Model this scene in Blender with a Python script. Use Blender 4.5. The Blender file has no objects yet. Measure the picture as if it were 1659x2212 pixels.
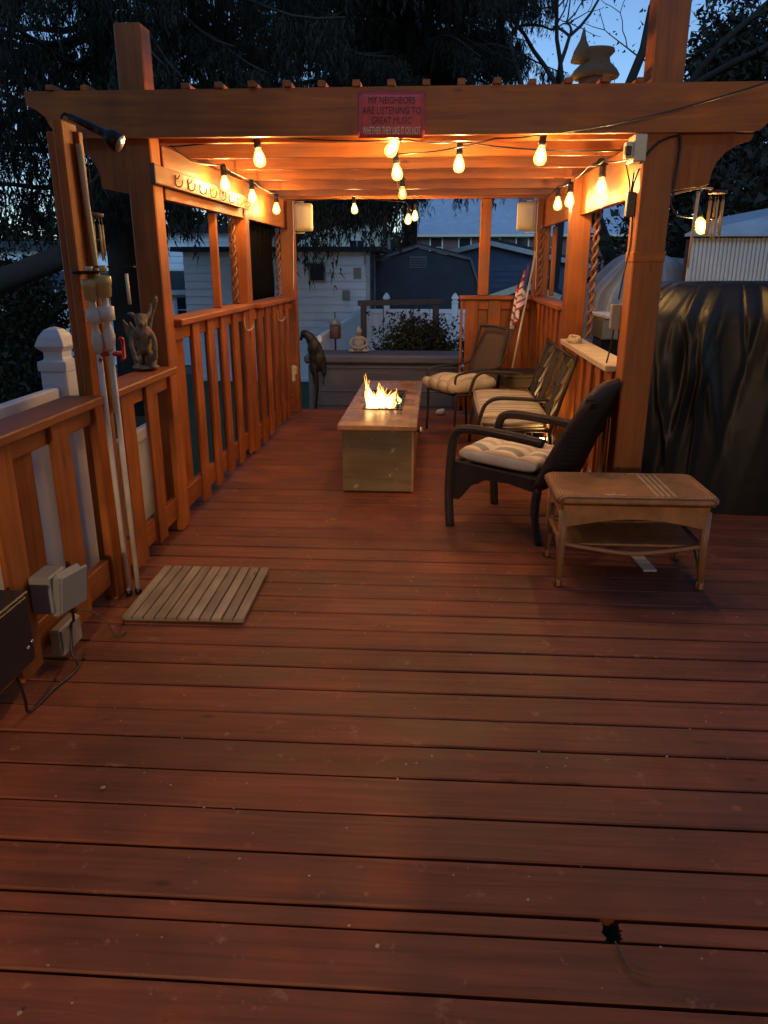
import bpy, bmesh, math, random
import numpy as np
from mathutils import Vector, Matrix
random.seed(7); RNG = np.random.default_rng(11)
sc = bpy.context.scene; COL = sc.collection
R = math.radians; PI = math.pi

# ------------------------------------------------------------ camera, sky, sun, exposure
cam_d = bpy.data.cameras.new('camera'); cam = bpy.data.objects.new('camera', cam_d); COL.objects.link(cam)
cam.location = (0, 0, 1.55); cam.rotation_euler = (R(90 - 18.1), 0, R(3.65))
cam_d.sensor_fit = 'VERTICAL'; cam_d.sensor_height = 24.0; cam_d.lens = 24.0 * 1640 / 2212
cam_d.clip_start = 0.02; cam_d.clip_end = 1500; sc.camera = cam
w = bpy.data.worlds.new('World'); sc.world = w; w.use_nodes = True
wn = w.node_tree.nodes; wl = w.node_tree.links; wn.clear()
sky = wn.new('ShaderNodeTexSky'); sky.sky_type = 'NISHITA'; sky.sun_disc = False
sky.sun_elevation = R(25.0); sky.sun_rotation = R(180); sky.air_density = 1.0; sky.dust_density = 0.0; sky.ozone_density = 5.5
bg = wn.new('ShaderNodeBackground'); bg.inputs['Strength'].default_value = 0.08
wo = wn.new('ShaderNodeOutputWorld'); wl.new(sky.outputs[0], bg.inputs[0]); wl.new(bg.outputs[0], wo.inputs[0])
sd = bpy.data.lights.new('sun', 'SUN'); sun = bpy.data.objects.new('sun', sd); COL.objects.link(sun)
sd.energy = 0.85; sd.angle = R(30); sd.color = (.36, .63, 1); sun.rotation_euler = (R(65), 0, 0)
vs = sc.view_settings; vs.view_transform = 'Standard'; vs.look = 'None'; vs.exposure = 0.70; vs.gamma = 1.0; vs.use_curve_mapping = False
sc.render.engine = 'CYCLES'; cy = sc.cycles
cy.use_denoising = True; cy.max_bounces = 5; cy.diffuse_bounces = 3; cy.glossy_bounces = 2; cy.transparent_max_bounces = 8
cy.sample_clamp_indirect = 4.0; cy.caustics_reflective = False; cy.caustics_refractive = False

# ------------------------------------------------------------ helpers
def obj(name, me, mat=None, parent=None, loc=None, rot=None):
    o = bpy.data.objects.new(name, me); COL.objects.link(o)
    if parent is not None: o.parent = parent
    if loc is not None: o.location = loc
    if rot is not None: o.rotation_euler = rot
    if mat is not None and me is not None and not me.materials:
        for m in (mat if isinstance(mat, (list, tuple)) else [mat]): me.materials.append(m)
    return o
def tag(o, label=None, cat=None, group=None, kind=None):
    if label: o['label'] = label
    if cat: o['category'] = cat
    if group: o['group'] = group
    if kind: o['kind'] = kind
    return o
def thing(name, label, cat, loc=(0, 0, 0), rz=0.0, group=None):
    o = bpy.data.objects.new(name, None); COL.objects.link(o); o.location = loc; o.rotation_euler = (0, 0, rz)
    o.empty_display_size = .1
    return tag(o, label, cat, group)
def me_from(bm, name='mesh', smooth=False):
    me = bpy.data.meshes.new(name); bm.to_mesh(me); bm.free()
    if smooth:
        for p in me.polygons: p.use_smooth = True
    return me
def pydata(v, f, smooth=False, name='mesh'):
    me = bpy.data.meshes.new(name); me.from_pydata([tuple(map(float, a)) for a in v], [], f); me.update()
    if smooth:
        for p in me.polygons: p.use_smooth = True
    return me
def add_box(bm, x0, x1, y0, y1, z0, z1, bev=0.0, M=None):
    r = bmesh.ops.create_cube(bm, size=1.0); vs_ = r['verts']
    for v in vs_:
        v.co = Vector((x0 + (v.co.x + .5) * (x1 - x0), y0 + (v.co.y + .5) * (y1 - y0), z0 + (v.co.z + .5) * (z1 - z0)))
    if bev > 0:
        es = list({e for v in vs_ for e in v.link_edges})
        g = bmesh.ops.bevel(bm, geom=es, offset=bev, segments=1, affect='EDGES', profile=.5)
        vs_ = list({v for f in g['faces'] for v in f.verts})
    if M is not None:
        for v in vs_: v.co = M @ v.co
    return vs_
_bc = {}
def box_me(sx, sy, sz, bev=.004):
    k = (round(sx, 4), round(sy, 4), round(sz, 4), bev)
    if k not in _bc:
        bm = bmesh.new(); add_box(bm, -sx/2, sx/2, -sy/2, sy/2, -sz/2, sz/2, bev); _bc[k] = me_from(bm)
    return _bc[k].copy()
def box(name, x0, x1, y0, y1, z0, z1, mat, parent=None, bev=.004, rot=None):
    """one box part, its origin at its own centre (parent at the world origin or given in the parent's frame)"""
    return obj(name, box_me(x1-x0, y1-y0, z1-z0, bev), mat, parent, ((x0+x1)/2, (y0+y1)/2, (z0+z1)/2), rot)
def bar_me(a, b, wd, ht, bev=.003):
    a = Vector(a); b = Vector(b); d = b - a; L = d.length
    z = d.normalized(); x = z.cross(Vector((0, 0, 1)))
    if x.length < 1e-4: x = Vector((1, 0, 0))
    x.normalize(); y = z.cross(x)
    M = Matrix(((x.x, y.x, z.x, 0), (x.y, y.y, z.y, 0), (x.z, y.z, z.z, 0), (0, 0, 0, 1)))
    M.translation = (a + b) / 2
    bm = bmesh.new(); add_box(bm, -wd/2, wd/2, -ht/2, ht/2, -L/2, L/2, bev, M); return me_from(bm)
def spline(pts, n=6):
    P = [Vector(p) for p in pts]; out = []
    for i in range(len(P) - 1):
        p0 = P[max(i-1, 0)]; p1 = P[i]; p2 = P[i+1]; p3 = P[min(i+2, len(P)-1)]
        for k in range(n):
            t = k / n
            out.append(.5*((2*p1) + (p2-p0)*t + (2*p0-5*p1+4*p2-p3)*t*t + (3*p1-p0-3*p2+p3)*t**3))
    out.append(P[-1]); return out
def tube_data(pts, rad, seg=8, cap=True):
    P = [Vector(p) for p in pts]; n = len(P)
    rs = rad if isinstance(rad, (list, tuple)) else [rad]*n
    v = []; f = []; up = Vector((0, 0, 1)); prev = None
    for i in range(n):
        t = (P[min(i+1, n-1)] - P[max(i-1, 0)])
        t = t.normalized() if t.length > 1e-9 else Vector((0, 0, 1))
        if prev is None:
            a = t.cross(up)
            if a.length < 1e-3: a = t.cross(Vector((1, 0, 0)))
            a.normalize()
        else:
            a = prev - t * prev.dot(t)
            if a.length < 1e-4: a = t.cross(up)
            a.normalize()
        prev = a; b = t.cross(a)
        for k in range(seg):
            an = 2*PI*k/seg; v.append(P[i] + (a*math.cos(an) + b*math.sin(an)) * rs[i])
    for i in range(n-1):
        for k in range(seg):
            k2 = (k+1) % seg; f.append((i*seg+k, i*seg+k2, (i+1)*seg+k2, (i+1)*seg+k))
    if cap: f.append(tuple(range(seg-1, -1, -1))); f.append(tuple((n-1)*seg+k for k in range(seg)))
    return v, f
def tube(pts, rad, seg=8): 
    v, f = tube_data(pts, rad, seg); return pydata(v, f, True)
def multi(parts, smooth=True):
    V = []; F = []
    for v, f in parts:
        o = len(V); V += list(v); F += [tuple(i+o for i in q) for q in f]
    return pydata(V, F, smooth)
def lathe_data(prof, seg=16, off=0.0, cen=(0, 0, 0)):
    v = []; f = []; c = Vector(cen)
    for r, z in prof:
        for k in range(seg):
            a = 2*PI*k/seg + off; v.append(c + Vector((r*math.cos(a), r*math.sin(a), z)))
    for i in range(len(prof)-1):
        for k in range(seg):
            k2 = (k+1) % seg; f.append((i*seg+k, i*seg+k2, (i+1)*seg+k2, (i+1)*seg+k))
    f.append(tuple(range(seg-1, -1, -1))); n = len(prof)-1; f.append(tuple(n*seg+k for k in range(seg)))
    return v, f
def lathe(prof, seg=16, off=0.0, smooth=True):
    v, f = lathe_data(prof, seg, off); return pydata(v, f, smooth)
def prism(outline, y0, y1, bev=0.0):
    """outline in x,z (counter-clockwise seen from -y), extruded from y0 to y1"""
    n = len(outline); v = [(x, y0, z) for x, z in outline] + [(x, y1, z) for x, z in outline]
    f = [tuple(range(n)), tuple(range(2*n-1, n-1, -1))] + [(i, i+n, (i+1) % n + n, (i+1) % n) for i in range(n)]
    bm = bmesh.new(); bm.from_mesh(pydata(v, f))
    bmesh.ops.recalc_face_normals(bm, faces=bm.faces)
    return me_from(bm)
def blob(name, ells, tubes, mat, parent=None, voxel=.012, loc=None):
    """ellipsoids (centre, radii) and tubes welded into one continuous skin"""
    bm = bmesh.new()
    for c, r in ells:
        g = bmesh.ops.create_icosphere(bm, subdivisions=3, radius=1.0)
        for v in g['verts']: v.co = Vector((v.co.x*r[0]+c[0], v.co.y*r[1]+c[1], v.co.z*r[2]+c[2]))
    for pts, rad in tubes:
        v, f = tube_data(pts, rad, 10); vv = [bm.verts.new(p) for p in v]
        for q in f: bm.faces.new([vv[i] for i in q])
    bmesh.ops.recalc_face_normals(bm, faces=bm.faces)
    o = obj(name, me_from(bm, name, True), mat, parent, loc)
    m = o.modifiers.new('weld', 'REMESH'); m.mode = 'VOXEL'; m.voxel_size = voxel; m.use_smooth_shade = True
    s = o.modifiers.new('soften', 'SMOOTH'); s.iterations = 4; s.factor = .5
    return o
def cushion_me(sx, sy, sz, tufts=(), nx=28, ny=28, puff=.45, piping=False):
    """a soft slab centred on x,y, from z=0 to z=sz, with buttons pressed in"""
    v = []; f = []
    def pt(i, j, top):
        u = i/nx*2-1; w_ = j/ny*2-1
        e = max(0., 1-abs(u)**5) * max(0., 1-abs(w_)**5)
        x = u*sx/2*(1-.04*abs(w_)**4); y = w_*sy/2*(1-.04*abs(u)**4)
        h = sz/2*(.28 + .72*e**puff)
        if top:
            for tx, ty in tufts:
                d2 = (x-tx)**2 + (y-ty)**2; h -= sz*.45*math.exp(-d2/(.042**2)) + sz*.16*math.exp(-d2/.010)
                h -= sz*.07*e*(math.exp(-((x-tx)/.018)**2) + math.exp(-((y-ty)/.018)**2))
            h += sz*.05*math.sin(9*x+3)*math.sin(11*y)
        z = sz/2 + (h if top else -h*.92)
        return (x, y, z)
    for top in (1, 0):
        for j in range(ny+1):
            for i in range(nx+1): v.append(pt(i, j, top))
    W = nx+1; N = W*(ny+1)
    for j in range(ny):
        for i in range(nx):
            a = j*W+i; f.append((a, a+1, a+W+1, a+W)); f.append((N+a, N+a+W, N+a+W+1, N+a+1))
    for i in range(nx):
        f.append((i, N+i, N+i+1, i+1)); a = ny*W+i; f.append((a, a+1, N+a+1, N+a))
    for j in range(ny):
        a = j*W; f.append((a, a+W, N+a+W, N+a)); a = j*W+nx; f.append((a, N+a, N+a+W, a+W))
    return pydata(v, f, True)

# ------------------------------------------------------------ materials
def newmat(name):
    m = bpy.data.materials.new(name); m.use_nodes = True; nt = m.node_tree
    return m, nt, nt.nodes['Principled BSDF']
def N(nt, t, **k):
    n = nt.nodes.new(t)
    for a, b in k.items(): setattr(n, a, b)
    return n
def coords(nt, scale, rnd=True, kind='Object'):
    tc = N(nt, 'ShaderNodeTexCoord'); mp = N(nt, 'ShaderNodeMapping'); mp.inputs['Scale'].default_value = scale
    nt.links.new(tc.outputs[kind], mp.inputs[0])
    if rnd:
        oi = N(nt, 'ShaderNodeObjectInfo'); mu = N(nt, 'ShaderNodeMath', operation='MULTIPLY'); mu.inputs[1].default_value = 37.0
        nt.links.new(oi.outputs['Random'], mu.inputs[0]); nt.links.new(mu.outputs[0], mp.inputs['Location'])
    return mp
def noise(nt, vec, scale, detail=5, rough=.6, dist=0.0):
    n = N(nt, 'ShaderNodeTexNoise'); n.inputs['Scale'].default_value = scale; n.inputs['Detail'].default_value = detail
    n.inputs['Roughness'].default_value = rough; n.inputs['Distortion'].default_value = dist
    nt.links.new(vec.outputs[0], n.inputs['Vector']); return n
def ramp(nt, fac, stops):
    r = N(nt, 'ShaderNodeValToRGB'); el = r.color_ramp.elements
    while len(el) < len(stops): el.new(.5)
    for e, (p, c) in zip(el, stops): e.position = p; e.color = (*c, 1)
    nt.links.new(fac, r.inputs[0]); return r
def mixc(nt, fac, a, b, mode='MIX'):
    m = N(nt, 'ShaderNodeMix', data_type='RGBA', blend_type=mode)
    if isinstance(fac, (int, float)): m.inputs[0].default_value = fac
    else: nt.links.new(fac, m.inputs[0])
    for s, i in ((a, 6), (b, 7)):
        if isinstance(s, tuple): m.inputs[i].default_value = (*s, 1)
        else: nt.links.new(s, m.inputs[i])
    return m.outputs[2]
def bump(nt, h, bs, strength=.3, dist=.01):
    b = N(nt, 'ShaderNodeBump'); b.inputs['Strength'].default_value = strength; b.inputs['Distance'].default_value = dist
    nt.links.new(h, b.inputs['Height']); nt.links.new(b.outputs[0], bs.inputs['Normal']); return b
def wood(name, c1, c2, axis, rough=.55, across=26., along=1.6, bstr=.25, wear=None, knots=True):
    m, nt, bs = newmat(name); s = [across]*3; s[axis] = along
    mp = coords(nt, tuple(s)); n1 = noise(nt, mp, 1.0, 4, .62, .8)
    mp2 = coords(nt, (2.2, 2.2, 2.2)); n2 = noise(nt, mp2, 1.3, 2, .6)
    r = ramp(nt, n1.outputs[0], [(.28, c2), (.72, c1)])
    r2 = ramp(nt, n2.outputs[0], [(.3, (.62, .60, .58)), (.7, (1.12, 1.12, 1.12))])
    c = mixc(nt, 1.0, r.outputs[0], r2.outputs[0], 'MULTIPLY')
    oi = N(nt, 'ShaderNodeObjectInfo'); rr = ramp(nt, oi.outputs['Random'], [(0, (.84, .82, .80)), (1, (1.1, 1.1, 1.1))])
    c = mixc(nt, 1.0, c, rr.outputs[0], 'MULTIPLY')
    if knots:
        mk_ = [7.0]*3; mk_[axis] = 2.6
        mp3 = coords(nt, tuple(mk_)); vo = N(nt, 'ShaderNodeTexVoronoi'); vo.inputs['Scale'].default_value = 1.0
        nt.links.new(mp3.outputs[0], vo.inputs['Vector'])
        rk = ramp(nt, vo.outputs['Distance'], [(.03, (.35, .3, .3)), (.1, (1, 1, 1))]); c = mixc(nt, .8, c, rk.outputs[0], 'MULTIPLY')
    if wear:
        mp4 = coords(nt, (3, 3, 3)); n4 = noise(nt, mp4, 4, 4, .7); rw = ramp(nt, n4.outputs[0], [(.62, (0, 0, 0)), (.72, (1, 1, 1))])
        c = mixc(nt, rw.outputs[0], c, wear)
    nt.links.new(c, bs.inputs['Base Color']); bs.inputs['Roughness'].default_value = rough
    rro = ramp(nt, n2.outputs[0], [(.3, (rough-.1,)*3), (.7, (rough+.12,)*3)]); nt.links.new(rro.outputs[0], bs.inputs['Roughness'])
    bump(nt, n1.outputs[0], bs, bstr, .004); return m
def plain(name, c, rough=.5, metal=0.0, var=.12, scale=9., bstr=.1, c2=None, spec=.5):
    m, nt, bs = newmat(name); mp = coords(nt, (1, 1, 1)); n = noise(nt, mp, scale, 3, .65)
    lo = c2 or tuple(x*(1-var*2) for x in c); r = ramp(nt, n.outputs[0], [(.3, lo), (.7, c)])
    nt.links.new(r.outputs[0], bs.inputs['Base Color']); bs.inputs['Roughness'].default_value = rough; bs.inputs['Metallic'].default_value = metal
    bs.inputs['Specular IOR Level'].default_value = spec
    if bstr: bump(nt, n.outputs[0], bs, bstr, .01)
    return m
def emit(name, c, s):
    m, nt, bs = newmat(name); bs.inputs['Base Color'].default_value = (*c, 1)
    bs.inputs['Emission Color'].default_value = (*c, 1); bs.inputs['Emission Strength'].default_value = s; return m
def weave(name, c1, c2, sc_=95., rough=.6, bstr=.8):
    m, nt, bs = newmat(name); mp = coords(nt, (1, 1, 1), False)
    ws = []
    for d in ('X', 'Y', 'Z'):
        wv = N(nt, 'ShaderNodeTexWave', wave_type='BANDS', bands_direction=d); wv.inputs['Scale'].default_value = sc_/3.1; wv.inputs['Distortion'].default_value = .5; wv.inputs['Detail'].default_value = 1
        nt.links.new(mp.outputs[0], wv.inputs['Vector']); ws.append(wv)
    m1 = N(nt, 'ShaderNodeMath', operation='MULTIPLY'); nt.links.new(ws[0].outputs[1], m1.inputs[0]); nt.links.new(ws[2].outputs[1], m1.inputs[1])
    m2 = N(nt, 'ShaderNodeMath', operation='MAXIMUM'); nt.links.new(m1.outputs[0], m2.inputs[0]); nt.links.new(ws[1].outputs[1], m2.inputs[1])
    n = noise(nt, mp, 12, 4); r = ramp(nt, m2.outputs[0], [(.05, c2), (.8, c1)])
    r2 = ramp(nt, n.outputs[0], [(.3, (.7, .7, .7)), (.7, (1.15, 1.15, 1.15))]); c = mixc(nt, 1.0, r.outputs[0], r2.outputs[0], 'MULTIPLY')
    nt.links.new(c, bs.inputs['Base Color']); bs.inputs['Roughness'].default_value = rough; bump(nt, m2.outputs[0], bs, bstr, .006); return m
def stripes(name, cols, axis, period, rough=.85):
    m, nt, bs = newmat(name); tc = N(nt, 'ShaderNodeTexCoord'); sx = N(nt, 'ShaderNodeSeparateXYZ'); nt.links.new(tc.outputs['Object'], sx.inputs[0])
    d = N(nt, 'ShaderNodeMath', operation='DIVIDE'); d.inputs[1].default_value = period; nt.links.new(sx.outputs[axis], d.inputs[0])
    fr = N(nt, 'ShaderNodeMath', operation='FRACT'); nt.links.new(d.outputs[0], fr.inputs[0])
    st = []
    for i, c in enumerate(cols): st.append((i/len(cols), c))
    r = ramp(nt, fr.outputs[0], st); r.color_ramp.interpolation = 'CONSTANT'
    mp = coords(nt, (1, 1, 1)); n = noise(nt, mp, 7, 5); rr = ramp(nt, n.outputs[0], [(.3, (.8, .78, .74)), (.7, (1.05, 1.05, 1.05))])
    c = mixc(nt, 1.0, r.outputs[0], rr.outputs[0], 'MULTIPLY'); nt.links.new(c, bs.inputs['Base Color']); bs.inputs['Roughness'].default_value = rough
    n3 = noise(nt, mp, 300, 2); bump(nt, n3.outputs[0], bs, .15, .002); return m

OR1, OR2 = (.47, .128, .009), (.26, .060, .004)
WX = wood('stained_cedar_x', OR1, OR2, 0); WY = wood('stained_cedar_y', OR1, OR2, 1); WZ = wood('stained_cedar_z', OR1, OR2, 2)
DECK = wood('deck_stain', (.300, .082, .032), (.155, .040, .016), 0, .66, 34., 1.3, .5, (.30, .115, .060))
nt = DECK.node_tree; bs = nt.nodes['Principled BSDF']; old = bs.inputs['Base Color'].links[0].from_socket   # foot traffic and damp stains lying across the boards
tc_ = N(nt, 'ShaderNodeNewGeometry'); mp_ = N(nt, 'ShaderNodeMapping'); mp_.inputs['Scale'].default_value = (.9, 1.3, 1); nt.links.new(tc_.outputs['Position'], mp_.inputs[0])
nz_ = noise(nt, mp_, 1.6, 4, .65, .6); rz_ = ramp(nt, nz_.outputs[0], [(.30, (.66, .64, .64)), (.55, (1, 1, 1)), (.75, (1.18, 1.2, 1.25))]); nt.links.new(mixc(nt, 1.0, old, rz_.outputs[0], 'MULTIPLY'), bs.inputs['Base Color'])
RAILCAP = wood('rail_cap_y', (.40, .104, .012), (.27, .064, .007), 1, .55)
PAPER = plain('pale_lit_cap', (.62, .50, .34), .7, var=.1, scale=14, c2=(.46, .33, .19))  # pale tone paints in the bright reflection on the right rail cap
VINYL = plain('white_vinyl', (.72, .72, .72), .4, var=.06, scale=3)
WHITE = plain('white_plastic', (.68, .66, .60), .45, var=.06)
CREAM = plain('cream_plastic', (.66, .57, .38), .45, var=.08)
GREYPL = plain('grey_plastic', (.26, .25, .215), .5, var=.08)
BLACK = plain('black_plastic', (.014, .014, .015), .4, var=.2)
BLACKM = plain('black_metal', (.03, .026, .022), .38, metal=.6, var=.2)
BRONZE = plain('bronze_frame', (.040, .028, .020), .6, metal=.1, var=.2)
STEEL = plain('galvanised', (.5, .5, .5), .3, metal=1.0)
PVC = plain('aged_pvc', (.78, .68, .55), .5, var=.1, scale=5, c2=(.52, .40, .28))
BAMBOO = plain('bamboo', (.62, .46, .18), .45, var=.12, scale=5)
REDPL = plain('red_plastic', (.55, .03, .03), .4)
STONEW = plain('white_stone', (.62, .58, .56), .8, scale=20)
# ------------------------------------------------------------ ground and deck
def lawn_mat():
    m, nt, bs = newmat('lawn'); mp = coords(nt, (1, 1, 1), False); n = noise(nt, mp, .5, 8, .7); n2 = noise(nt, mp, 60, 3)
    r = ramp(nt, n.outputs[0], [(.3, (.030, .050, .014)), (.7, (.06, .095, .028))]); r2 = ramp(nt, n2.outputs[0], [(.3, (.6, .6, .6)), (.7, (1.2, 1.2, 1.2))])
    c = mixc(nt, 1.0, r.outputs[0], r2.outputs[0], 'MULTIPLY'); nt.links.new(c, bs.inputs['Base Color']); bs.inputs['Roughness'].default_value = .9
    bump(nt, n2.outputs[0], bs, .8, .05); return m
g = obj('ground', pydata([(-500, -300, 0), (500, -300, 0), (500, 700, 0), (-500, 700, 0)], [(0, 1, 2, 3)]), lawn_mat(), None, (0, 0, -1.0)); tag(g, kind='structure')
path = obj('path', pydata([(-16, 15.2, 0), (-5, 18.4, 0), (-5, 20.0, 0), (-16, 17.2, 0)], [(0, 1, 2, 3)]), plain('gravel_path', (.17, .15, .12), .9, scale=30, bstr=.5), None, (0, 0, -.992)); tag(path, kind='structure')
deck = thing('deck', 'reddish brown stained plank deck floor', 'deck'); del deck['category']; del deck['label']; tag(deck, kind='structure')
edges = [1.120, 1.286, 1.4505, 1.5185, 1.688, 1.858, 2.031, 2.2]
y = 2.2
while y < 8.28: y += .168; edges.append(y)
y = 1.12; pre = []
while y > -1.5: y -= .166; pre.append(y)
edges = pre[::-1] + edges
board_me = {}
for i in range(len(edges)-1):
    a, b = edges[i], edges[i+1]
    x0, x1 = (-1.64, 3.5) if a < 5.55 else (-1.64, 1.22)
    gap = random.choice([.008, .009, .011, .014]) if b-a > .1 else .006
    if abs(a-1.5185) < .001: gap = .007
    z0 = -.034 + random.uniform(-.0015, .0015)
    segs = [(x0, x1)]
    if abs(a-1.4505) < .001: segs = [(x0, .455), (.475, x1)]; b -= .010
    if len(segs) == 2:   # the broken strip: two pieces with splintered ends round the hole
        for (p, q), e_ in zip(segs, (1, 0)):
            ya, yb_ = a+gap/2, b-gap/2; n_ = 9; rag = [(.009*math.sin(PI*(k+.5)/(n_+1))**.7*(1.2 if e_ else .7)+random.uniform(0, .006)+(.007 if (k+e_) % 4 == 1 else 0)) for k in range(n_+1)]
            ed = [((q - r_) if e_ else (p + r_), ya + (yb_-ya)*k/n_) for k, r_ in enumerate(rag)]
            out = ([(p, ya)] + ed + [(p, yb_)]) if e_ else ([(q, ya)] + ed + [(q, yb_)])
            m_ = len(out); me = pydata([(x, yy, -.036) for x, yy in out] + [(x, yy, -.003) for x, yy in out], [tuple(range(m_))[::-1], tuple(range(m_, 2*m_))] + [(i_, (i_+1) % m_, (i_+1) % m_+m_, i_+m_) for i_ in range(m_)])
            bm = bmesh.new(); bm.from_mesh(me); bmesh.ops.recalc_face_normals(bm, faces=bm.faces); obj('deck_board', me_from(bm), DECK, deck)
        continue
    for (p, q) in segs:
        o = box('deck_board', p, q, a+gap/2, b-gap/2, z0-.002, z0+.032, DECK, deck, .004, (random.uniform(-.004, .004), 0, random.uniform(-.0012, .0012)))
box('rim_joist', -1.66, 1.24, 8.31, 8.35, -.26, -.006, WX, deck)
box('rim_joist', -1.70, -1.662, -1.5, 8.31, -.26, -.006, WY, deck)
for yy in (-1.2, .4, 2.0, 3.6, 5.2, 6.8, 8.1):
    box('joist', -1.6, 1.2 if yy > 5.5 else 3.45, yy, yy+.04, -.26, -.04, plain('joist_wood', (.05, .03, .02), .9) if yy == -1.2 else bpy.data.materials['joist_wood'], deck)

# ------------------------------------------------------------ the house behind, whose lit room throws light over the deck
HW = plain('house_paint', (.55, .52, .47), .8); RW = plain('room_wall', (.16, .13, .10), .9)
def struct(o): return tag(o, kind='structure')
for a in ((-9, -2.4, -1, 6.2), (-.25, .60, -1, 6.2), (2.35, 10, -1, 6.2), (.60, 2.35, 2.08, 6.2), (.60, 2.35, -1, .02), (-2.4, -.25, 2.08, 6.2), (-2.4, -.25, -1, .02)):  # unseen wall; height added to block sky light, pier shaped to cut the lamplight
    struct(box('house_wall', a[0], a[1], -1.75, -1.6, a[2], a[3], HW, None, 0))
for a in ((-4.5, 5, -5.6, -5.5, 0, 3.0), (-4.6, -4.5, -5.5, -1.76, 0, 3.0), (5, 5.1, -5.5, -1.76, 0, 3.0)): struct(box('room_wall', *a, RW, None, 0))
struct(box('room_floor', -4.5, 5, -5.5, -1.76, -.1, 0, plain('room_floor', (.3, .2, .12), .5), None, 0)); struct(box('room_ceiling', -4.5, 5, -5.5, -1.76, 3.0, 3.1, RW, None, 0))
for cx, hw, lab in ((1.475, .875, 'white framed patio door on the right of the house behind'), (-1.325, 1.075, 'white framed patio door on the left of the house behind')):
    dr = thing('patio_door', lab, 'door', (cx, -1.68, 0))
    for a in ((-hw, -hw+.06, -.04, .04, .02, 2.08), (hw-.06, hw, -.04, .04, .02, 2.08), (-hw+.06, hw-.06, -.04, .04, 2.0, 2.08)): box('door_frame', *a, VINYL, dr)
def room_lamp(name, label, loc, W_, r_):
    t = thing(name, label, 'lamp', loc); obj('lamp_bulb', lathe([(.01, -.05), (.045, -.035), (.05, 0), (.035, .035), (.012, .05)], 12), emit('room_bulb_'+name, (1, .74, .47), 30.0), t)
    l = bpy.data.lights.new('lamp_light', 'POINT'); l.energy = W_; l.color = (1, .68, .40); l.shadow_soft_size = r_; lo = bpy.data.objects.new('lamp_light', l); COL.objects.link(lo); lo.parent = t; lo.location = (0, 0, -.12)
    return t
t = room_lamp('ceiling_lamp', 'ceiling lamp burning in the room behind the left patio door', (-.47, -3.6, 2.57), 360, .05); obj('lamp_base', lathe([(.01, .05), (.008, .06), (.008, .40), (.06, .405), (.06, .428), (.01, .429)], 14), WHITE, t)
t = room_lamp('floor_lamp', 'floor lamp burning in the room behind the right patio door', (1.15, -3.6, 1.70), 180, .06); obj('lamp_stand', lathe([(.16, -1.698), (.16, -1.67), (.012, -1.66), (.012, -.17)], 12), BLACKM, t)

# ------------------------------------------------------------ pergola
pg = thing('pergola', 'orange stained timber pergola standing over the far half of the deck', 'pergola')
BZ = 2.17; TZ = 2.39
for n, a in (('post', (-1.637, -1.497, 4.283, 4.423, .002, 2.70)), ('post', (1.04, 1.20, 4.283, 4.443, .002, 3.05)), ('post', (-1.637, -1.497, 6.30, 6.44, .002, 2.167)), ('post', (1.0, 1.15, 6.08, 6.23, .002, 2.167)),
             ('post', (-1.585, -1.445, 8.16, 8.30, .002, 2.167)), ('post', (1.0, 1.15, 8.16, 8.30, .002, 2.167)), ('post', (.448, .556, 8.18, 8.28, 1.242, 2.167))): box(n, *a, WZ, pg, .006)
def beam_out(xl, xr, z0=BZ, z1=TZ):
    def curl(x, s):  # the ogee cut on a beam's end, from tip downwards
        return [(x, z1-.065), (x + s*.05, z1-.085), (x + s*.095, z1-.12), (x + s*.115, z1-.165), (x + s*.16, z0+.012), (x + s*.19, z0)]
    L = curl(xl, 1); Rr = curl(xr, -1)
    return [(xl, z1)] + L + Rr[::-1] + [(xr, z1)]
obj('front_beam', prism([(x, z) for x, z in beam_out(-2.12, 1.75)], -.0195, .0195), WX, pg, (0, 4.2625, 0))
obj('front_beam', prism([(x, z) for x, z in beam_out(-2.08, 1.70)], -.0195, .0195), WX, pg, (0, 4.467, 0))
for yy in (5.06, 5.66, 6.34, 7.16, 7.86): box('rafter', -1.72, 1.30, yy, yy+.04, BZ, BZ+.185, WX, pg)
box('back_header', -1.72, 1.30, 8.19, 8.23, BZ, TZ-.002, WX, pg)
for i in range(19):
    x = -1.98 + i*.1745
    if -1.70 < x < -1.45 or .99 < x < 1.26: continue
    box('roof_strip', x-.019, x+.019, 4.235 + random.uniform(-.025, .02), 8.42, TZ+.001, TZ+.030 + random.uniform(-.004, .003), WY, pg, .003, (0, random.uniform(-.05, .05), 0))
for x0, x1 in ((-1.545, -1.505), (1.06, 1.10)):
    for a, b in ((4.49, 6.298), (6.442, 8.158)) if x0 < 0 else ((4.49, 6.078), (6.232, 8.158)): box('side_header', x0, x1, a, b, 1.89, 2.166, WY, pg)
def brace(x, s, y0, y1):
    # curved knee brace from the post out under the beam; s = -1 goes left
    o = [(x, BZ-.003), (x + s*.30, BZ-.003), (x + s*.295, BZ-.03), (x + s*.245, BZ-.05), (x + s*.20, BZ-.085), (x + s*.17, BZ-.13), (x + s*.155, BZ-.18), (x + s*.15, BZ-.235), (x, BZ-.265)]
    return prism(o if s < 0 else o, y0, y1)
obj('knee_brace', brace(0, -1, -.02, .02), WZ, pg, (-1.640, 4.33, 0)); obj('knee_brace', brace(0, 1, -.02, .02), WZ, pg, (1.203, 4.33, 0)).scale = (1.25, 1, 1)
box('post_band', 1.036, 1.204, 4.279, 4.447, 1.556, 1.612, WX, pg, .006)

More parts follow.
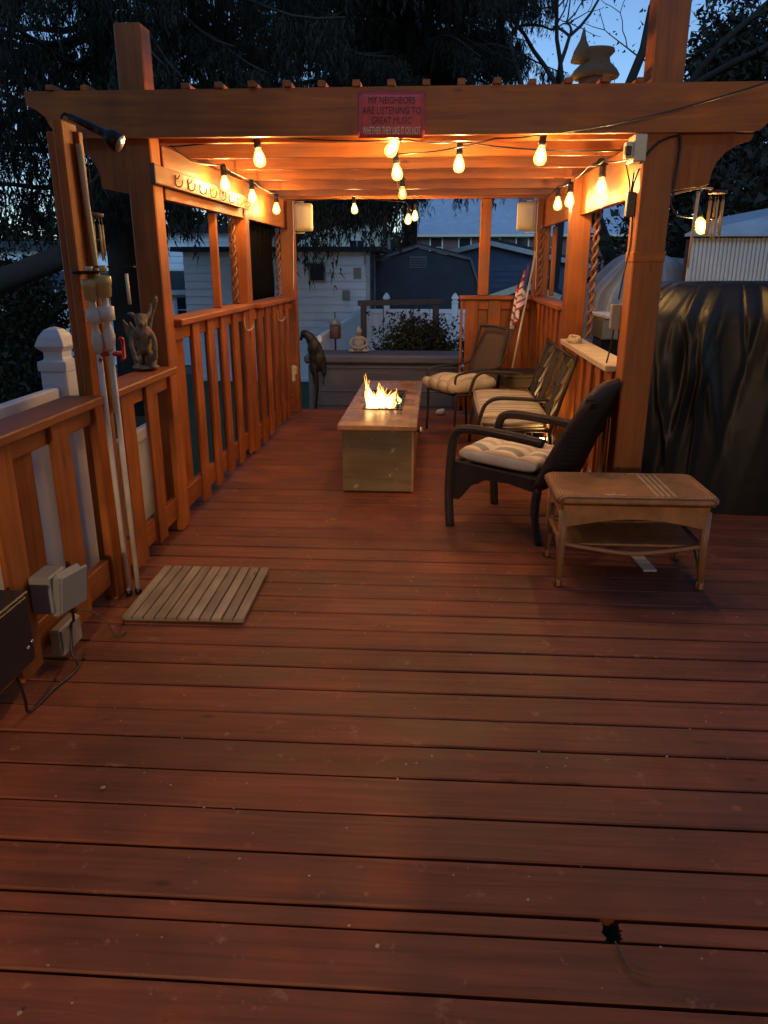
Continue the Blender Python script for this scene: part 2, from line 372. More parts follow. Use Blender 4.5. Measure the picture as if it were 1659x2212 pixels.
# ------------------------------------------------------------ railings (boards alternately inside and outside the rails)
def railing(label, x_in, side, y0, y1, zcap, boards, outer, cap=True, capmat=RAILCAP):
    """x_in = face of the inner boards; side=-1: railing on the left, so 'outside' is towards -x"""
    t = thing('deck_railing', label, 'railing')
    def sb(n, d0, d1, ya, yb, za, zb, m, bev=.004):
        xa, xb = sorted((x_in + side*d0, x_in + side*d1)); return box(n, xa, xb, ya, yb, za, zb, m, t, bev)
    if cap: sb('cap_rail', -.05, .125, y0, y1, zcap-.038, zcap, capmat, .006)
    sb('top_rail', .021, .059, y0+.002, y1-.002, zcap-.128, zcap-.0395, WY)
    sb('bottom_rail', .021, .059, y0+.002, y1-.002, .085, .215, WY)
    for a, b in boards: sb('baluster', 0, .0205, a, b, .03 + random.uniform(0, .03), zcap-.0395, WZ)
    for a, b in outer: sb('baluster', .0595, .079, a, b, .05 + random.uniform(0, .02), zcap-.0395, WZ)
    return t
railing('low wooden railing at the near left with a wide flat cap', -1.50, -1, 1.2, 3.272, .995, [(1.68, 1.82), (2.05, 2.19), (2.41, 2.56), (2.86, 3.01)], [(1.86, 2.01), (2.23, 2.38), (2.62, 2.80)])
railing('short low railing section between the pole post and the tall left post', -1.50, -1, 3.414, 4.281, .995, [(3.56, 3.72), (3.90, 4.03)], [(4.07, 4.22)])
up = []; ou = []
for k in range(5): up.append((4.79+.335*k-.01, 4.915+.335*k+.005)); ou.append((4.79+.335*k-.20, 4.79+.335*k-.04))
railing('taller left railing between the tall left post and the middle left post', -1.50, -1, 4.425, 6.298, 1.245, [b for b in up if b[1] < 6.28], [b for b in ou if b[1] < 6.28])
up = [(6.52+.30*k, 6.66+.30*k) for k in range(6)]; ou = [(6.67+.30*k, 6.81+.30*k) for k in range(5)]
railing('far left railing running from the middle post to the corner at the steps', -1.47, -1, 6.442, 8.158, 1.235, [b for b in up if b[1] < 8.15], [b for b in ou if b[1] < 8.15])
rb = [(4.50+.29*k, 4.635+.29*k) for k in range(6)]; ro = [(4.645+.29*k, 4.78+.29*k) for k in range(5)]
railing('low right railing beside the seats with a flat cap coloured pale for a bright reflection', 1.03, 1, 4.445, 6.078, 1.0, [b for b in rb if b[1] < 6.07], [b for b in ro if b[1] < 6.07], True, PAPER)
rb = [(6.28+.29*k, 6.415+.29*k) for k in range(7)]; ro = [(6.425+.29*k, 6.56+.29*k) for k in range(6)]
railing('taller far right railing behind the flag and loveseat', 1.02, 1, 6.232, 8.158, 1.24, [b for b in rb if b[1] < 8.15], [b for b in ro if b[1] < 8.15])
t = thing('deck_railing', 'short orange railing across the far end behind the sling chair', 'railing')
box('cap_rail', .262, .998, 8.13, 8.30, 1.20, 1.238, WX, t, .006); box('top_rail', .30, .998, 8.206, 8.244, 1.10, 1.198, WX, t); box('bottom_rail', .30, .998, 8.206, 8.244, .08, .21, WX, t)
box('end_board', .275, .299, 8.18, 8.27, .03, 1.198, WZ, t)
for k in range(3): box('baluster', .325+.235*k, .455+.235*k, 8.185, 8.2055, .03, 1.198, WZ, t)
for k in range(3): box('baluster', .44+.235*k, .575+.235*k, 8.2445, 8.264, .05, 1.198, WZ, t)
pp = thing('pole_post', 'narrow free-standing orange post at the low left railing holding poles', 'post')
box('post_board', -1.5405, -1.5005, 3.274, 3.412, .002, 2.10, WZ, pp, .005); box('post_board', -1.5815, -1.5415, 3.30, 3.40, .002, 2.06, WZ, pp, .005)
box('side_cleat', -1.4995, -1.478, 3.375, 3.412, .002, 2.07, WZ, pp, .003)
# ------------------------------------------------------------ sign
def text_me(body, width, height, depth=.0012):
    cu = bpy.data.curves.new('t', 'FONT'); cu.body = body; cu.align_x = 'CENTER'; cu.align_y = 'CENTER'; cu.size = 1.0; cu.resolution_u = 3
    o = bpy.data.objects.new('t', cu); COL.objects.link(o); dg = bpy.context.evaluated_depsgraph_get()
    me = bpy.data.meshes.new_from_object(o.evaluated_get(dg)); bpy.data.objects.remove(o)
    xs = [v.co.x for v in me.vertices]; ys = [v.co.y for v in me.vertices]
    cx, cy = (min(xs)+max(xs))/2, (min(ys)+max(ys))/2; fx = width/(max(xs)-min(xs)); fy = height/(max(ys)-min(ys))
    for v in me.vertices: v.co = Vector(((v.co.x-cx)*fx, 0, (v.co.y-cy)*fy))
    return me
sg = thing('hanging_sign', 'red metal sign with lettering fixed to the front pergola beam', 'sign', (-.231, 4.228, 2.258)); sg.rotation_euler = (R(-3), R(.5), R(1.5))
RED = plain('weathered_red', (.66, .055, .04), .38, var=.2, scale=14, c2=(.38, .05, .045))
v = []; f = []
for j in range(9):
    for i in range(13):
        u = i/12-.5; w_ = j/8-.5; v.append((u*.334, -.004 - .006*math.cos(u*PI)*math.cos(w_*2), w_*.212))
for j in range(8):
    for i in range(12): a = j*13+i; f.append((a, a+1, a+14, a+13))
plate = obj('plate', pydata(v, f, True), RED, sg); so = plate.modifiers.new('t', 'SOLIDIFY'); so.thickness = .004
INK = plain('dark_ink', (.03, .008, .01), .6); PALE = plain('cream_ink', (.75, .62, .36), .5)
for body, wd, ht, z, m in (('MY NEIGHBORS', .232, .032, .066, INK), ('ARE LISTENING TO', .292, .032, .019, INK), ('GREAT MUSIC', .20, .032, -.026, INK), ('WHETHER THEY LIKE IT OR NOT', .290, .034, -.072, PALE)):
    obj('lettering', text_me(body, wd, ht), m, sg, (0, -.0122, z))

# ------------------------------------------------------------ string lights
BULB = emit('warm_filament', (1.0, .60, .22), 440.0)
def glass_shell(name, glow):
    m, nt, bs = newmat(name); nt.nodes.remove(bs); em = N(nt, 'ShaderNodeEmission'); em.inputs[0].default_value = (1, .66, .16, 1); em.inputs[1].default_value = glow; trn = N(nt, 'ShaderNodeBsdfTransparent'); trn.inputs[0].default_value = (1, .93, .80, 1)
    ad = N(nt, 'ShaderNodeAddShader'); nt.links.new(em.outputs[0], ad.inputs[0]); nt.links.new(trn.outputs[0], ad.inputs[1]); nt.links.new(ad.outputs[0], nt.nodes['Material Output'].inputs[0]); m.cycles.emission_sampling = 'NONE'; return m
SHELL = glass_shell('lit_bulb_glass', .85); DIM = glass_shell('dim_bulb_glass', .30); DIMF = emit('dim_filament', (1, .66, .3), 1.5)
fil_me = lathe([(.004, -.022), (.012, -.032), (.0165, -.050), (.0165, -.066), (.010, -.080), (.003, -.084)], 8); fil_me.materials.append(BULB); dfil_me = fil_me.copy(); dfil_me.materials[0] = DIMF
bulb_me = lathe([(.0135, 0), (.016, -.012), (.027, -.036), (.034, -.062), (.033, -.078), (.024, -.094), (.004, -.101)], 9)
sock_me = lathe([(.006, .066), (.017, .064), (.019, .040), (.017, .020), (.021, .014), (.0205, -.006), (.013, -.006)], 12)
bulb_me.materials.append(SHELL); sock_me.materials.append(BLACK); dim_me = bulb_me.copy(); dim_me.materials[0] = DIM
def string_lights(label, path, bulbs):
    t = thing('string_lights', label, 'string lights', path[0]); base = Vector(path[0])
    pts = []
    for a, b in zip(path[:-1], path[1:]):
        a = Vector(a); b = Vector(b); L = (b-a).length
        for k in range(8):
            s = k/8; p = a.lerp(b, s); p.z -= .045*L*4*s*(1-s)*.5; pts.append(p - base)
    pts.append(Vector(path[-1]) - base)
    obj('wire', tube(pts, .0042, 6), BLACK, t)
    for b in bulbs:
        c = Vector(b[0]); rot = b[1] if len(b) > 1 else (0, 0, 0); dim = len(b) > 2; rot = (rot[0]+random.uniform(-.10, .10), rot[1]+random.uniform(-.12, .12), random.uniform(0, 6)) if len(b) == 1 else rot
        top = c + Vector((0, 0, .055))
        s = obj('socket', sock_me, None, t, top - base, rot); obj('bulb', dim_me if dim else bulb_me, None, s, (0, 0, 0)); obj('filament', dfil_me if dim else fil_me, None, s, (0, 0, 0))
def up_(p, d=.12): return (p[0], p[1], p[2]+d)
near = [((-.966, 4.45, 2.093),), ((-.204, 4.35, 2.113), (R(5), R(35), 0)), ((.128, 4.8, 2.095),)]
string_lights('front strand of warm bulbs under the beam with the sign', [(-1.47, 4.49, 2.16), up_((-.966, 4.45, 2.093)), (-.15, 4.36, 2.165), up_((.128, 4.8, 2.095)), (.985, 4.30, 2.10)], near)
string_lights('strand running from the porch over the right of the front beam', [(2.9, -1.58, 2.45), (1.275, 3.4, 2.22), up_((.537, 4.335, 2.078), .10), (.30, 4.34, 2.165), (-.24, 4.9, 2.165), (-.30, 6.0, 2.155), (-.29, 7.95, 2.165)], [((.537, 4.335, 2.078),), ((-.24, 4.9, 2.065),), ((-.262, 6.35, 2.07), (0, 0, 0), 1)])
string_lights('strand of bulbs strung along the left header past the hook rail', [(-1.46, 4.5, 2.17), (-1.42, 4.75, 2.12), up_((-1.38, 5.294, 2.044)), (-1.40, 5.8, 2.15), up_((-1.38, 6.084, 2.029)), (-1.40, 6.6, 2.13), up_((-1.38, 7.0, 2.004)), (-1.36, 7.9, 2.14), up_((-.805, 8.0, 2.062)), (-.30, 8.02, 2.13), (-.24, 8.0, 2.05)], [((-1.38, 5.294, 2.044),), ((-1.38, 6.084, 2.029),), ((-1.38, 7.0, 2.004),), ((-.805, 8.0, 2.062),), ((-.266, 7.9, 1.96),), ((-.205, 8.1, 2.0),)])
string_lights('strand of bulbs strung along the right header and out past the right post', [(.985, 4.32, 2.06), up_((.93, 4.72, 1.977)), (.96, 5.3, 2.14), up_((.93, 5.78, 1.978)), (.95, 6.1, 2.10), up_((.93, 6.35, 1.996)), (.95, 8.1, 2.14)], [((.93, 4.72, 1.962),), ((.93, 5.78, 1.97),), ((.93, 6.35, 1.985),)])
string_lights('single bulb on a loop of cable outside the right front post', [(1.21, 4.40, 1.90), (1.28, 4.45, 1.80), (1.40, 4.55, 1.79), (1.44, 4.60, 1.83)], [((1.451, 4.6, 1.745), (R(10), R(-25), 0))])

# ------------------------------------------------------------ fire table
ft = thing('fire_table', 'wood topped gas fire table burning in the middle of the deck', 'fire table', (-.375, 6.15, 0))
TOP = wood('table_top', (.56, .31, .14), (.40, .20, .085), 1, .25, 30, 1.2, .12, None, False)
BASE = wood('table_base', (.30, .21, .095), (.16, .105, .045), 0, .55, 16, 1.2, .3, (.40, .30, .16), False)
yb0, yb1 = -.44, .44     # burner opening in y (local)
for a in ((-.275, .275, -1.05, yb0, .462, .50), (-.275, .275, yb1, 1.05, .462, .50), (-.275, -.14, yb0+.001, yb1-.001, .462, .50), (.14, .275, yb0+.001, yb1-.001, .462, .50)): box('top_slab', *a, TOP, ft, .006)
for n, a in (('base_panel', (-.25, .25, -.975, -.955, .01, .461)), ('base_panel', (-.25, .25, .955, .975, .01, .461)), ('base_panel', (-.25, -.23, -.954, .954, .01, .461)), ('base_panel', (.23, .25, -.954, .954, .01, .461))): box(n, *a, BASE, ft, .003)
box('corner_strip', .2365, .2535, -.980, -.9755, .01, .461, TOP, ft, .002)
box('burner_tray', -.139, .139, yb0+.002, yb1-.002, .425, .440, BLACKM, ft, .001)
for a in ((-.1395, .1395, yb0-.012, yb0+.012, .5005, .506), (-.1395, .1395, yb1-.012, yb1+.012, .5005, .506), (-.152, -.128, yb0-.012, yb1+.012, .5012, .5072), (.128, .152, yb0-.012, yb1+.012, .5012, .5072)): box('burner_trim', *a, BLACKM, ft, .002)
kn = obj('knob', lathe([(.008, 0), (.008, .03), (.024, .03), (.026, .055), (.010, .06)], 14), STEEL, ft, (.251, -.73, .40), (0, R(90), 0))
box('knob_bracket', .2505, .256, -.75, -.71, .37, .43, BLACKM, ft, .001)
v = []; f = []
for k in range(330):
    c = Vector((random.uniform(-.125, .125), random.uniform(yb0+.02, yb1-.02), .445 + random.uniform(0, .05))); o0 = len(v); s = random.uniform(.009, .022)
    for q in range(4): v.append(c + Vector((random.gauss(0, s), random.gauss(0, s), random.gauss(0, s*.8))))
    f += [(o0, o0+1, o0+2), (o0, o0+2, o0+3), (o0, o0+3, o0+1), (o0+1, o0+3, o0+2)]
gl = obj('fire_glass', pydata(v, f), plain('fire_glass', (.10, .11, .13), .12, var=.4, scale=40, bstr=0), ft); tag(gl, kind='stuff')
# flames: twisted tongues of fire
FM, nt, bs = newmat('flame'); nt.nodes.remove(bs); out = nt.nodes['Material Output']
em = N(nt, 'ShaderNodeEmission'); tr = N(nt, 'ShaderNodeBsdfTransparent'); mx = N(nt, 'ShaderNodeMixShader'); tc = N(nt, 'ShaderNodeTexCoord'); sx = N(nt, 'ShaderNodeSeparateXYZ')
nt.links.new(tc.outputs['Generated'], sx.inputs[0]); mp = coords(nt, (30, 30, 11)); nn = noise(nt, mp, 1.0, 3, .5, 1.0)
cr = ramp(nt, sx.outputs[2], [(0.0, (.75, .55, .5)), (.22, (1, .72, .34)), (.6, (1, .56, .16)), (1.0, (1, .36, .05))]); nt.links.new(cr.outputs[0], em.inputs[0]); em.inputs[1].default_value = 3.2
rr = ramp(nt, nn.outputs[0], [(.36, (.02, .02, .02)), (.60, (.62, .62, .62))]); nt.links.new(rr.outputs[0], mx.inputs[0]); nt.links.new(tr.outputs[0], mx.inputs[1]); nt.links.new(em.outputs[0], mx.inputs[2]); nt.links.new(mx.outputs[0], out.inputs[0])
fl = [(-.085, -.30, .29, -.07), (-.06, -.22, .20, .03), (-.03, -.12, .16, -.02), (.01, -.28, .22, -.05), (.05, -.15, .13, .02), (-.02, .02, .17, -.04), (.04, .10, .12, .03), (.07, -.32, .10, .01), (-.08, -.05, .12, -.03), (.09, -.02, .09, .02), (-.05, .2, .1, -.02), (-.10, -.37, .16, .0), (-.045, -.34, .12, .03), (-.075, -.28, .24, -.05), (-.06, -.25, .27, -.09), (-.02, -.2, .18, .0), (.02, -.22, .15, .03), (-.11, -.2, .14, -.04), (.03, -.05, .14, -.03)]
for x, y, h, lean in fl:
    n = 9; pts = []; rs = []
    ph = random.uniform(0, 6)
    for k in range(n):
        s = k/(n-1); pts.append((x + lean*s + .016*math.sin(5*s+ph), y + .016*math.cos(6*s+ph), .46 + h*s)); rs.append(max(.001, .026*(math.sin(PI*min(1, s*.8+.2))**1.2)*(1.15-s) + .0008))
    o = obj('flame', tube(pts, rs, 8), FM, ft)

# ------------------------------------------------------------ seats
WICK = weave('dark_wicker', (.036, .021, .014), (.010, .006, .004), 80); CUSH = stripes('cushion_near', [(.76, .67, .53), (.76, .67, .53), (.38, .37, .31), (.76, .68, .54), (.56, .46, .33)], 1, .20)
ch = thing('wicker_armchair', 'dark brown wicker armchair nearest the camera with a tufted cream cushion', 'armchair', (.52, 4.575, 0), R(-33))
for s in (-1, 1):
    w0 = s*.285
    lg = tube(spline([(-.285, w0, .0), (-.30, w0, .2), (-.292, w0, .42), (-.275, w0, .56), (-.235, w0, .612), (-.12, w0, .625), (.12, w0, .615), (.30, w0, .600)], 5), .028, 10)
    obj('arm', lg, WICK, ch)
    obj('leg', tube(spline([(.285, w0*.97, .34), (.275, w0*.97, .18), (.315, w0*.97, 0)], 5), [.026]*6 + [.022]*5, 10), WICK, ch)
    obj('side_rail', prism([(-.275, .415), (.275, .385), (.275, .305), (.10, .335), (-.05, .33), (-.16, .275), (-.235, .18), (-.275, .18)][::-1], s*.268-.014, s*.268+.014), WICK, ch)
box('front_rail', -.305, -.27, -.262, .262, .33, .415, WICK, ch, .008); box('seat_panel', -.27, .27, -.25, .25, .375, .395, WICK, ch, .004)
v = []; f = []
nu, nv_ = 18, 12
for th in (0, 1):
    for j in range(nv_+1):
        for i in range(nu+1):
            u = i/nu*2-1; t_ = j/nv_; hz = .33 + .575*t_*(1 - .10*abs(u)**3.5*t_); bx = .285 + .21*t_ + .05*t_*t_ + .03*(u*u) * -1
            wv = .30*(1 - .05*t_); v.append((bx + (.052 if th else -.014*(t_ > .98)), u*wv, hz + (0.012 if th and t_ > .98 else 0)))
W = nu+1; M_ = W*(nv_+1)
for j in range(nv_):
    for i in range(nu): a = j*W+i; f.append((a, a+W, a+W+1, a+1)); f.append((M_+a, M_+a+1, M_+a+W+1, M_+a+W))
for i in range(nu):
    f.append((i, i+1, M_+i+1, M_+i)); a = nv_*W+i; f.append((a, M_+a, M_+a+1, a+1))
for j in range(nv_):
    a = j*W; f.append((a, M_+a, M_+a+W, a+W)); a = j*W+nu; f.append((a, a+W, M_+a+W, M_+a))
bk = obj('backrest', pydata(v, f, True), WICK, ch)
rim = [(.285 + .26*.98 + .02, u*.285, .33 + .575*(1 - .10*abs(u)**3.5) + .004) for u in [x/8-1 for x in range(17)]]
obj('top_roll', tube(rim, .036, 10), WICK, bk)
obj('seat_cushion', cushion_me(.53, .50, .115, [(-.12, -.12), (-.12, .12), (.12, -.12), (.12, .12)], 34, 34), CUSH, ch, (-.01, 0, .392), (0, R(2), 0))

LOVE = stripes('cushion_love', [(.66, .56, .36), (.66, .58, .40), (.42, .36, .22), (.62, .52, .34), (.34, .32, .26), (.70, .62, .46), (.46, .38, .22)], 1, .30)
lv = thing('loveseat', 'dark metal loveseat with a lattice back and a long striped cushion', 'loveseat', (.62, 6.16, 0))
HL = .70
for s in (-1, 1):
    yy = s*HL
    obj('arm', tube(spline([(.20, yy, .62), (-.05, yy, .635), (-.17, yy, .63), (-.235, yy, .59), (-.265, yy, .52), (-.285, yy, .42), (-.24, yy, .385)], 6), .0145, 8), BRONZE, lv)
    obj('leg', tube([(-.245, yy, .40), (-.265, yy, .2), (-.275, yy, 0)], .014, 8), BRONZE, lv)
    obj('leg', tube([(.385, yy, .93), (.30, yy, .64), (.23, yy, .38), (.30, yy, 0)], .015, 8), BRONZE, lv)
for x in (-.26, .22): obj('seat_rail', tube([(x, -HL, .40), (x, HL, .40)], .014, 8), BRONZE, lv)
for s in (-1, 0, 1): obj('seat_bar', tube([(-.26, s*HL, .40), (.22, s*HL, .40)], .012, 8), BRONZE, lv)
for k in range(9): obj('seat_slat', tube([(-.26, -.56+.14*k, .39), (.22, -.56+.14*k, .39)], .007, 6), BRONZE, lv)
def bp(y, z): return (.23 + (z-.38)*.29 if z < .99 else .40, y, z)
for z in (.91, .46): obj('back_rail', tube([bp(-HL, z), bp(HL, z)], .013, 8), BRONZE, lv)
for k in range(1, 6): obj('back_upright', tube([bp(-HL + k*HL/3, .46), bp(-HL + k*HL/3, .91)], .009, 6), BRONZE, lv)
for k in range(6):
    ya = -HL + k*HL/3; w3 = HL/3; d = 1 if k % 2 else -1
    for q in range(-1, 4):
        z0 = .46 + q*.125; a = Vector((ya, z0)); b = Vector((ya + w3, z0 + w3*.9))
        if d < 0: a, b = Vector((ya, z0 + w3*.9)), Vector((ya + w3, z0))
        lo, hi = (a, b) if a.y < b.y else (b, a)
        if hi.y <= .47 or lo.y >= .90: continue
        if lo.y < .46: s_ = (.46-lo.y)/(hi.y-lo.y); lo = lo + (hi-lo)*s_
        if hi.y > .91: s_ = (.91-lo.y)/(hi.y-lo.y); hi = lo + (hi-lo)*s_
        obj('lattice_slat', bar_me(bp(lo.x, lo.y), bp(hi.x, hi.y), .024, .007, .001), BRONZE, lv)
cu = obj('seat_cushion', cushion_me(.50, 1.36, .095, [], 20, 44, .35), LOVE, lv, (-.015, 0, .405))
for s in (-1, 1):
    e_ = [(sx_*.235, sy_*.665, .047 + s*.036) for sx_, sy_ in ((-1, -1), (1, -1), (1, 1), (-1, 1), (-1, -1))]; obj('piping', tube(e_, .006, 6), PAPER, cu)
obj('button_fringe', multi([tube_data([(.10 - .05*k, -.69, .375), (.10 - .05*k, -.69, .40)], [.012, .006], 6) for k in range(5)]), BLACK, lv)

SL = plain('brown_sling', (.085, .046, .028), .75, var=.15, scale=60); CUS3 = stripes('cushion_far', [(.70, .58, .38), (.60, .50, .34), (.42, .36, .22), (.68, .58, .42)], 1, .16)
fc = thing('sling_chair', 'brown sling patio chair at the far end with a rolled striped cushion', 'chair', (.29, 7.32, 0), R(30))
for s in (-1, 1):
    yy = s*.255
    obj('leg', tube(spline([(-.245, yy, 0), (-.235, yy, .22), (-.235, yy, .40)], 4), .012, 8), BRONZE, fc)
    obj('leg', tube(spline([(.215, yy, 0), (.20, yy, .25), (.19, yy, .40)], 4), .012, 8), BRONZE, fc)
    obj('arm', tube(spline([(.30, yy, .74), (.22, yy, .63), (.05, yy, .615), (-.15, yy, .60), (-.24, yy, .56), (-.235, yy, .41)], 5), .012, 8), BRONZE, fc)
    obj('back_upright', tube(spline([(.19, yy*.93, .40), (.25, yy*.95, .66), (.33, yy*.92, .975)], 5), .013, 8), BRONZE, fc)
    obj('seat_rail', tube([(-.24, yy, .40), (.20, yy, .385)], .012, 8), BRONZE, fc)
obj('back_rail', tube([(.33, -.235, .972), (.335, 0, .985), (.33, .235, .972)], .013, 8), BRONZE, fc)
v = [(.19 + .06*(z-.42)/.24 + .30*max(0, z-.66)*.85 - .015*(1-(y/.24)**2), y, z) for z in [.42 + .11*k for k in range(6)] for y in (-.238, -.12, 0, .12, .238)]
f = [(j*5+i, j*5+i+1, j*5+i+6, j*5+i+5) for j in range(5) for i in range(4)]
o = obj('back_sling', pydata(v, f, True), SL, fc); o.modifiers.new('t', 'SOLIDIFY').thickness = .006
box('seat_sling', -.235, .19, -.235, .235, .388, .396, SL, fc, .002)
obj('seat_cushion', cushion_me(.52, .56, .165, [(-.16, -.18), (-.16, 0), (-.16, .18), (.12, -.18), (.12, 0), (.12, .18)], 32, 32), CUS3, fc, (-.05, 0, .397), (0, R(-2), 0))

st = thing('side_table', 'small dark wicker side table between the sling chair and loveseat', 'side table', (.80, 7.22, 0), R(8))
box('table_top', -.19, .19, -.19, .19, .56, .60, WICK, st, .01); box('table_apron', -.165, .165, -.165, .165, .47, .559, WICK, st, .006)
for a in (-1, 1):
    for b in (-1, 1): obj('leg', tube([(a*.155, b*.155, 0), (a*.155, b*.155, .48)], .017, 8), WICK, st)

RAT = weave('honey_wicker', (.42, .19, .065), (.11, .045, .014), 62); RATB = weave('pale_wicker', (.62, .43, .23), (.28, .17, .07), 62)
CANE = plain('rattan_cane', (.38, .18, .07), .45, var=.15, scale=12)
ct = thing('wicker_coffee_table', 'honey brown wicker coffee table with a lower shelf in front of the right post', 'coffee table', (1.003, 3.80, 0))
def rrect(hx, hy, r, n=5):
    o = []
    for cx, cy, a0 in ((hx-r, hy-r, 0), (-hx+r, hy-r, 90), (-hx+r, -hy+r, 180), (hx-r, -hy+r, 270)):
        for k in range(n+1): a = R(a0 + 90*k/n); o.append((cx + r*math.cos(a), cy + r*math.sin(a)))
    return o
prof = [(-.012, .430), (0, .436), (.008, .452), (.006, .468), (-.006, .479), (-.02, .482), (-.034, .478), (-.045, .4755)]
v = []; rr0 = rrect(.385, .235, .05); n0 = len(rr0)
for d, z in prof: v += [(x*(1+d/.385), y*(1+d/.235), z) for x, y in rr0]
f = [(j*n0+i, j*n0+(i+1) % n0, (j+1)*n0+(i+1) % n0, (j+1)*n0+i) for j in range(len(prof)-1) for i in range(n0)] + [tuple(range(n0))[::-1], tuple((len(prof)-1)*n0+i for i in range(n0))]
obj('table_top', pydata(v, f, True), RAT, ct)
for k in range(4): box('top_band', .09+.028*k, .108+.028*k, -.205, .21, .4757, .4792, RATB, ct, .001)
v = [(-.10, -.19, .4762), (.02, -.19, .4762), (.0, -.165, .4762), (-.035, -.165, .4762), (-.04, -.13, .4762), (-.05, -.165, .4762), (-.08, -.165, .4762)]
obj('worn_patch', pydata([(a-.06, b, z) for a, b, z in v], [(0, 1, 2, 3, 4, 5, 6)]), RATB, ct)
def apron(L, drop): 
    n = 12; o = [(-L/2, .432), (-L/2, .432-drop)] + [(-L/2 + .02 + (L-.04)*k/n, .432-drop + .045*math.sin(PI*k/n)**1.0) for k in range(n+1)] + [(L/2, .432-drop), (L/2, .432)]
    return o[::-1]
for s in (-1, 1): obj('apron', prism(apron(.70, .115), s*.205-.008, s*.205+.008), RAT, ct)
for s in (-1, 1): obj('apron', prism(apron(.39, .115), -.008, .008), RAT, ct, (s*.345, 0, 0), (0, 0, R(90)))
for a in (-1, 1):
    for b in (-1, 1):
        lg = obj('leg', tube([(a*.345, b*.195, .40), (a*.345, b*.198, .22), (a*.352, b*.205, .035)], [.022, .021, .018], 10), CANE, ct)
        obj('foot_wrap', lathe([(.019, .0), (.023, .004), (.023, .036), (.019, .04)], 10), RAT, lg, (a*.352, b*.205, 0))
v = [(x, y*(1 - .0*abs(x)), .205 - 0) for x, y in rrect(.32, .18, .04)]
sh = prism([(-.33, .212), (.33, .212), (.33, .222), (-.33, .222)], -.18, .18); obj('shelf', sh, RAT, ct)
for s in (-1, 1): obj('shelf_rail', tube(spline([(-.345, s*.197, .225), (-.2, s*.212, .205), (0, s*.225, .188), (.2, s*.212, .205), (.345, s*.197, .225)], 5), .012, 8), CANE, ct)
for s in (-1, 1): obj('shelf_rail', tube([(s*.345, -.197, .225), (s*.345, .197, .225)], .012, 8), CANE, ct)
for s in (-1, 1): obj('brace', tube([(s*.34, -.2, .10), (s*.345, -.05, .21)], .009, 6), CANE, ct)
# ------------------------------------------------------------ small things on the left
mt = thing('slatted_mat', 'weathered grey wooden slatted mat lying by the left railing', 'mat', (-1.115, 3.352, 0), R(1))
MATW = wood('weathered_mat', (.42, .33, .22), (.27, .205, .13), 1, .8, 40, 2.0, .4)
for k in range(11): box('slat', -.277+.0515*k-.0, -.277+.0515*k+.043, -.305, .305, .016, .032, MATW, mt, .002)
for yy in (-.27, 0, .27): box('cross_batten', -.277, .276, yy-.016, yy+.016, .0015, .0158, MATW, mt, .001)

def pvc_pole(label, base, top, red):
    t = thing('pvc_pole', label, 'pole', base); a = Vector((0, 0, 0)); b = Vector(top) - Vector(base); L = b.length; q = b.to_track_quat('Z', 'Y').to_euler()
    t.rotation_euler = q
    obj('pipe', tube([(0, 0, .03), (0, 0, L*.8)], .0125, 10), PVC, t)
    zt = L
    obj('upper_pipe', lathe([(.0145, L*.8), (.019, L*.805), (.0255, L*.83), (.0255, L*.845), (.017, L*.865), (.013, L*.875), (.015, L*.885), (.015, L-.06)], 12), PVC, t)
    obj('union_nut', lathe([(.020, L*.885), (.034, L*.887), (.034, L*.925), (.020, L*.927)], 8), PVC, t)
    obj('cap_fitting', lathe([(.016, L-.075), (.030, L-.07), (.033, L-.02), (.036, L-.018), (.036, L+.012), (.02, L+.014)], 14), BAMBOO, t)
    if red:
        vh = obj('valve_handle', multi([tube_data([(-.045, -.02, L*.775), (-.048, .02, L*.775), (-.048, .02, L*.83), (-.045, -.01, L*.835)], .009, 6), tube_data([(.045, -.02, L*.775), (.052, .02, L*.775), (.052, .02, L*.83), (.045, -.01, L*.835)], .009, 6), tube_data([(-.045, 0, L*.79), (.045, 0, L*.79)], .012, 6)]), REDPL, t)
    obj('foot_tip', lathe([(.010, 0), (.0165, .002), (.0165, .03), (.010, .031)], 10), BLACK, t)
    return t
pvc_pole('left plastic pipe pole leaning on the narrow post', (-1.468, 3.335, .001), (-1.452, 3.262, 1.475), False)
pvc_pole('plastic pipe pole with a red valve handle leaning on the narrow post', (-1.43, 3.36, .001), (-1.402, 3.275, 1.488), True)
tr_ = thing('pole_tray', 'thin dark metal tray lying across the tops of the plastic poles', 'tray', (-1.425, 3.262, 1.508))
obj('dish', lathe([(.002, 0), (.05, .001), (.062, .012), (.06, .014), (.048, .004)], 18), BLACKM, tr_, (-.04, 0, .0))
box('handle_bar', -.01, .16, .02, .045, .026, .034, BLACKM, tr_, .002); obj('small_cup', lathe([(.012, .003), (.016, .03), (.013, .03)], 10), CREAM, tr_, (-.02, -.01, .002)); obj('small_cup', lathe([(.014, .003), (.018, .034), (.015, .034)], 10), BAMBOO, tr_, (.035, .0, .002))
bo = tag(obj('bamboo_pole', tube([(-1.464, 3.385, .9), (-1.468, 3.38, 1.5), (-1.478, 3.36, 2.02)], [.011, .012, .013], 8), BAMBOO), 'yellow bamboo cane fixed upright behind the plastic pole tops', 'cane')
fl_ = thing('spot_lamp', 'black tube shaped spot lamp hung from the narrow left post top', 'lamp', (-1.475, 3.30, 2.112))
obj('lamp_tube', tube([(0, 0, 0), (.10, 0, -.045)], [.013, .016], 12), BLACKM, fl_); obj('lamp_neck', tube([(.10, 0, -.045), (.15, 0, -.070)], [.016, .017], 12), BLACKM, fl_)
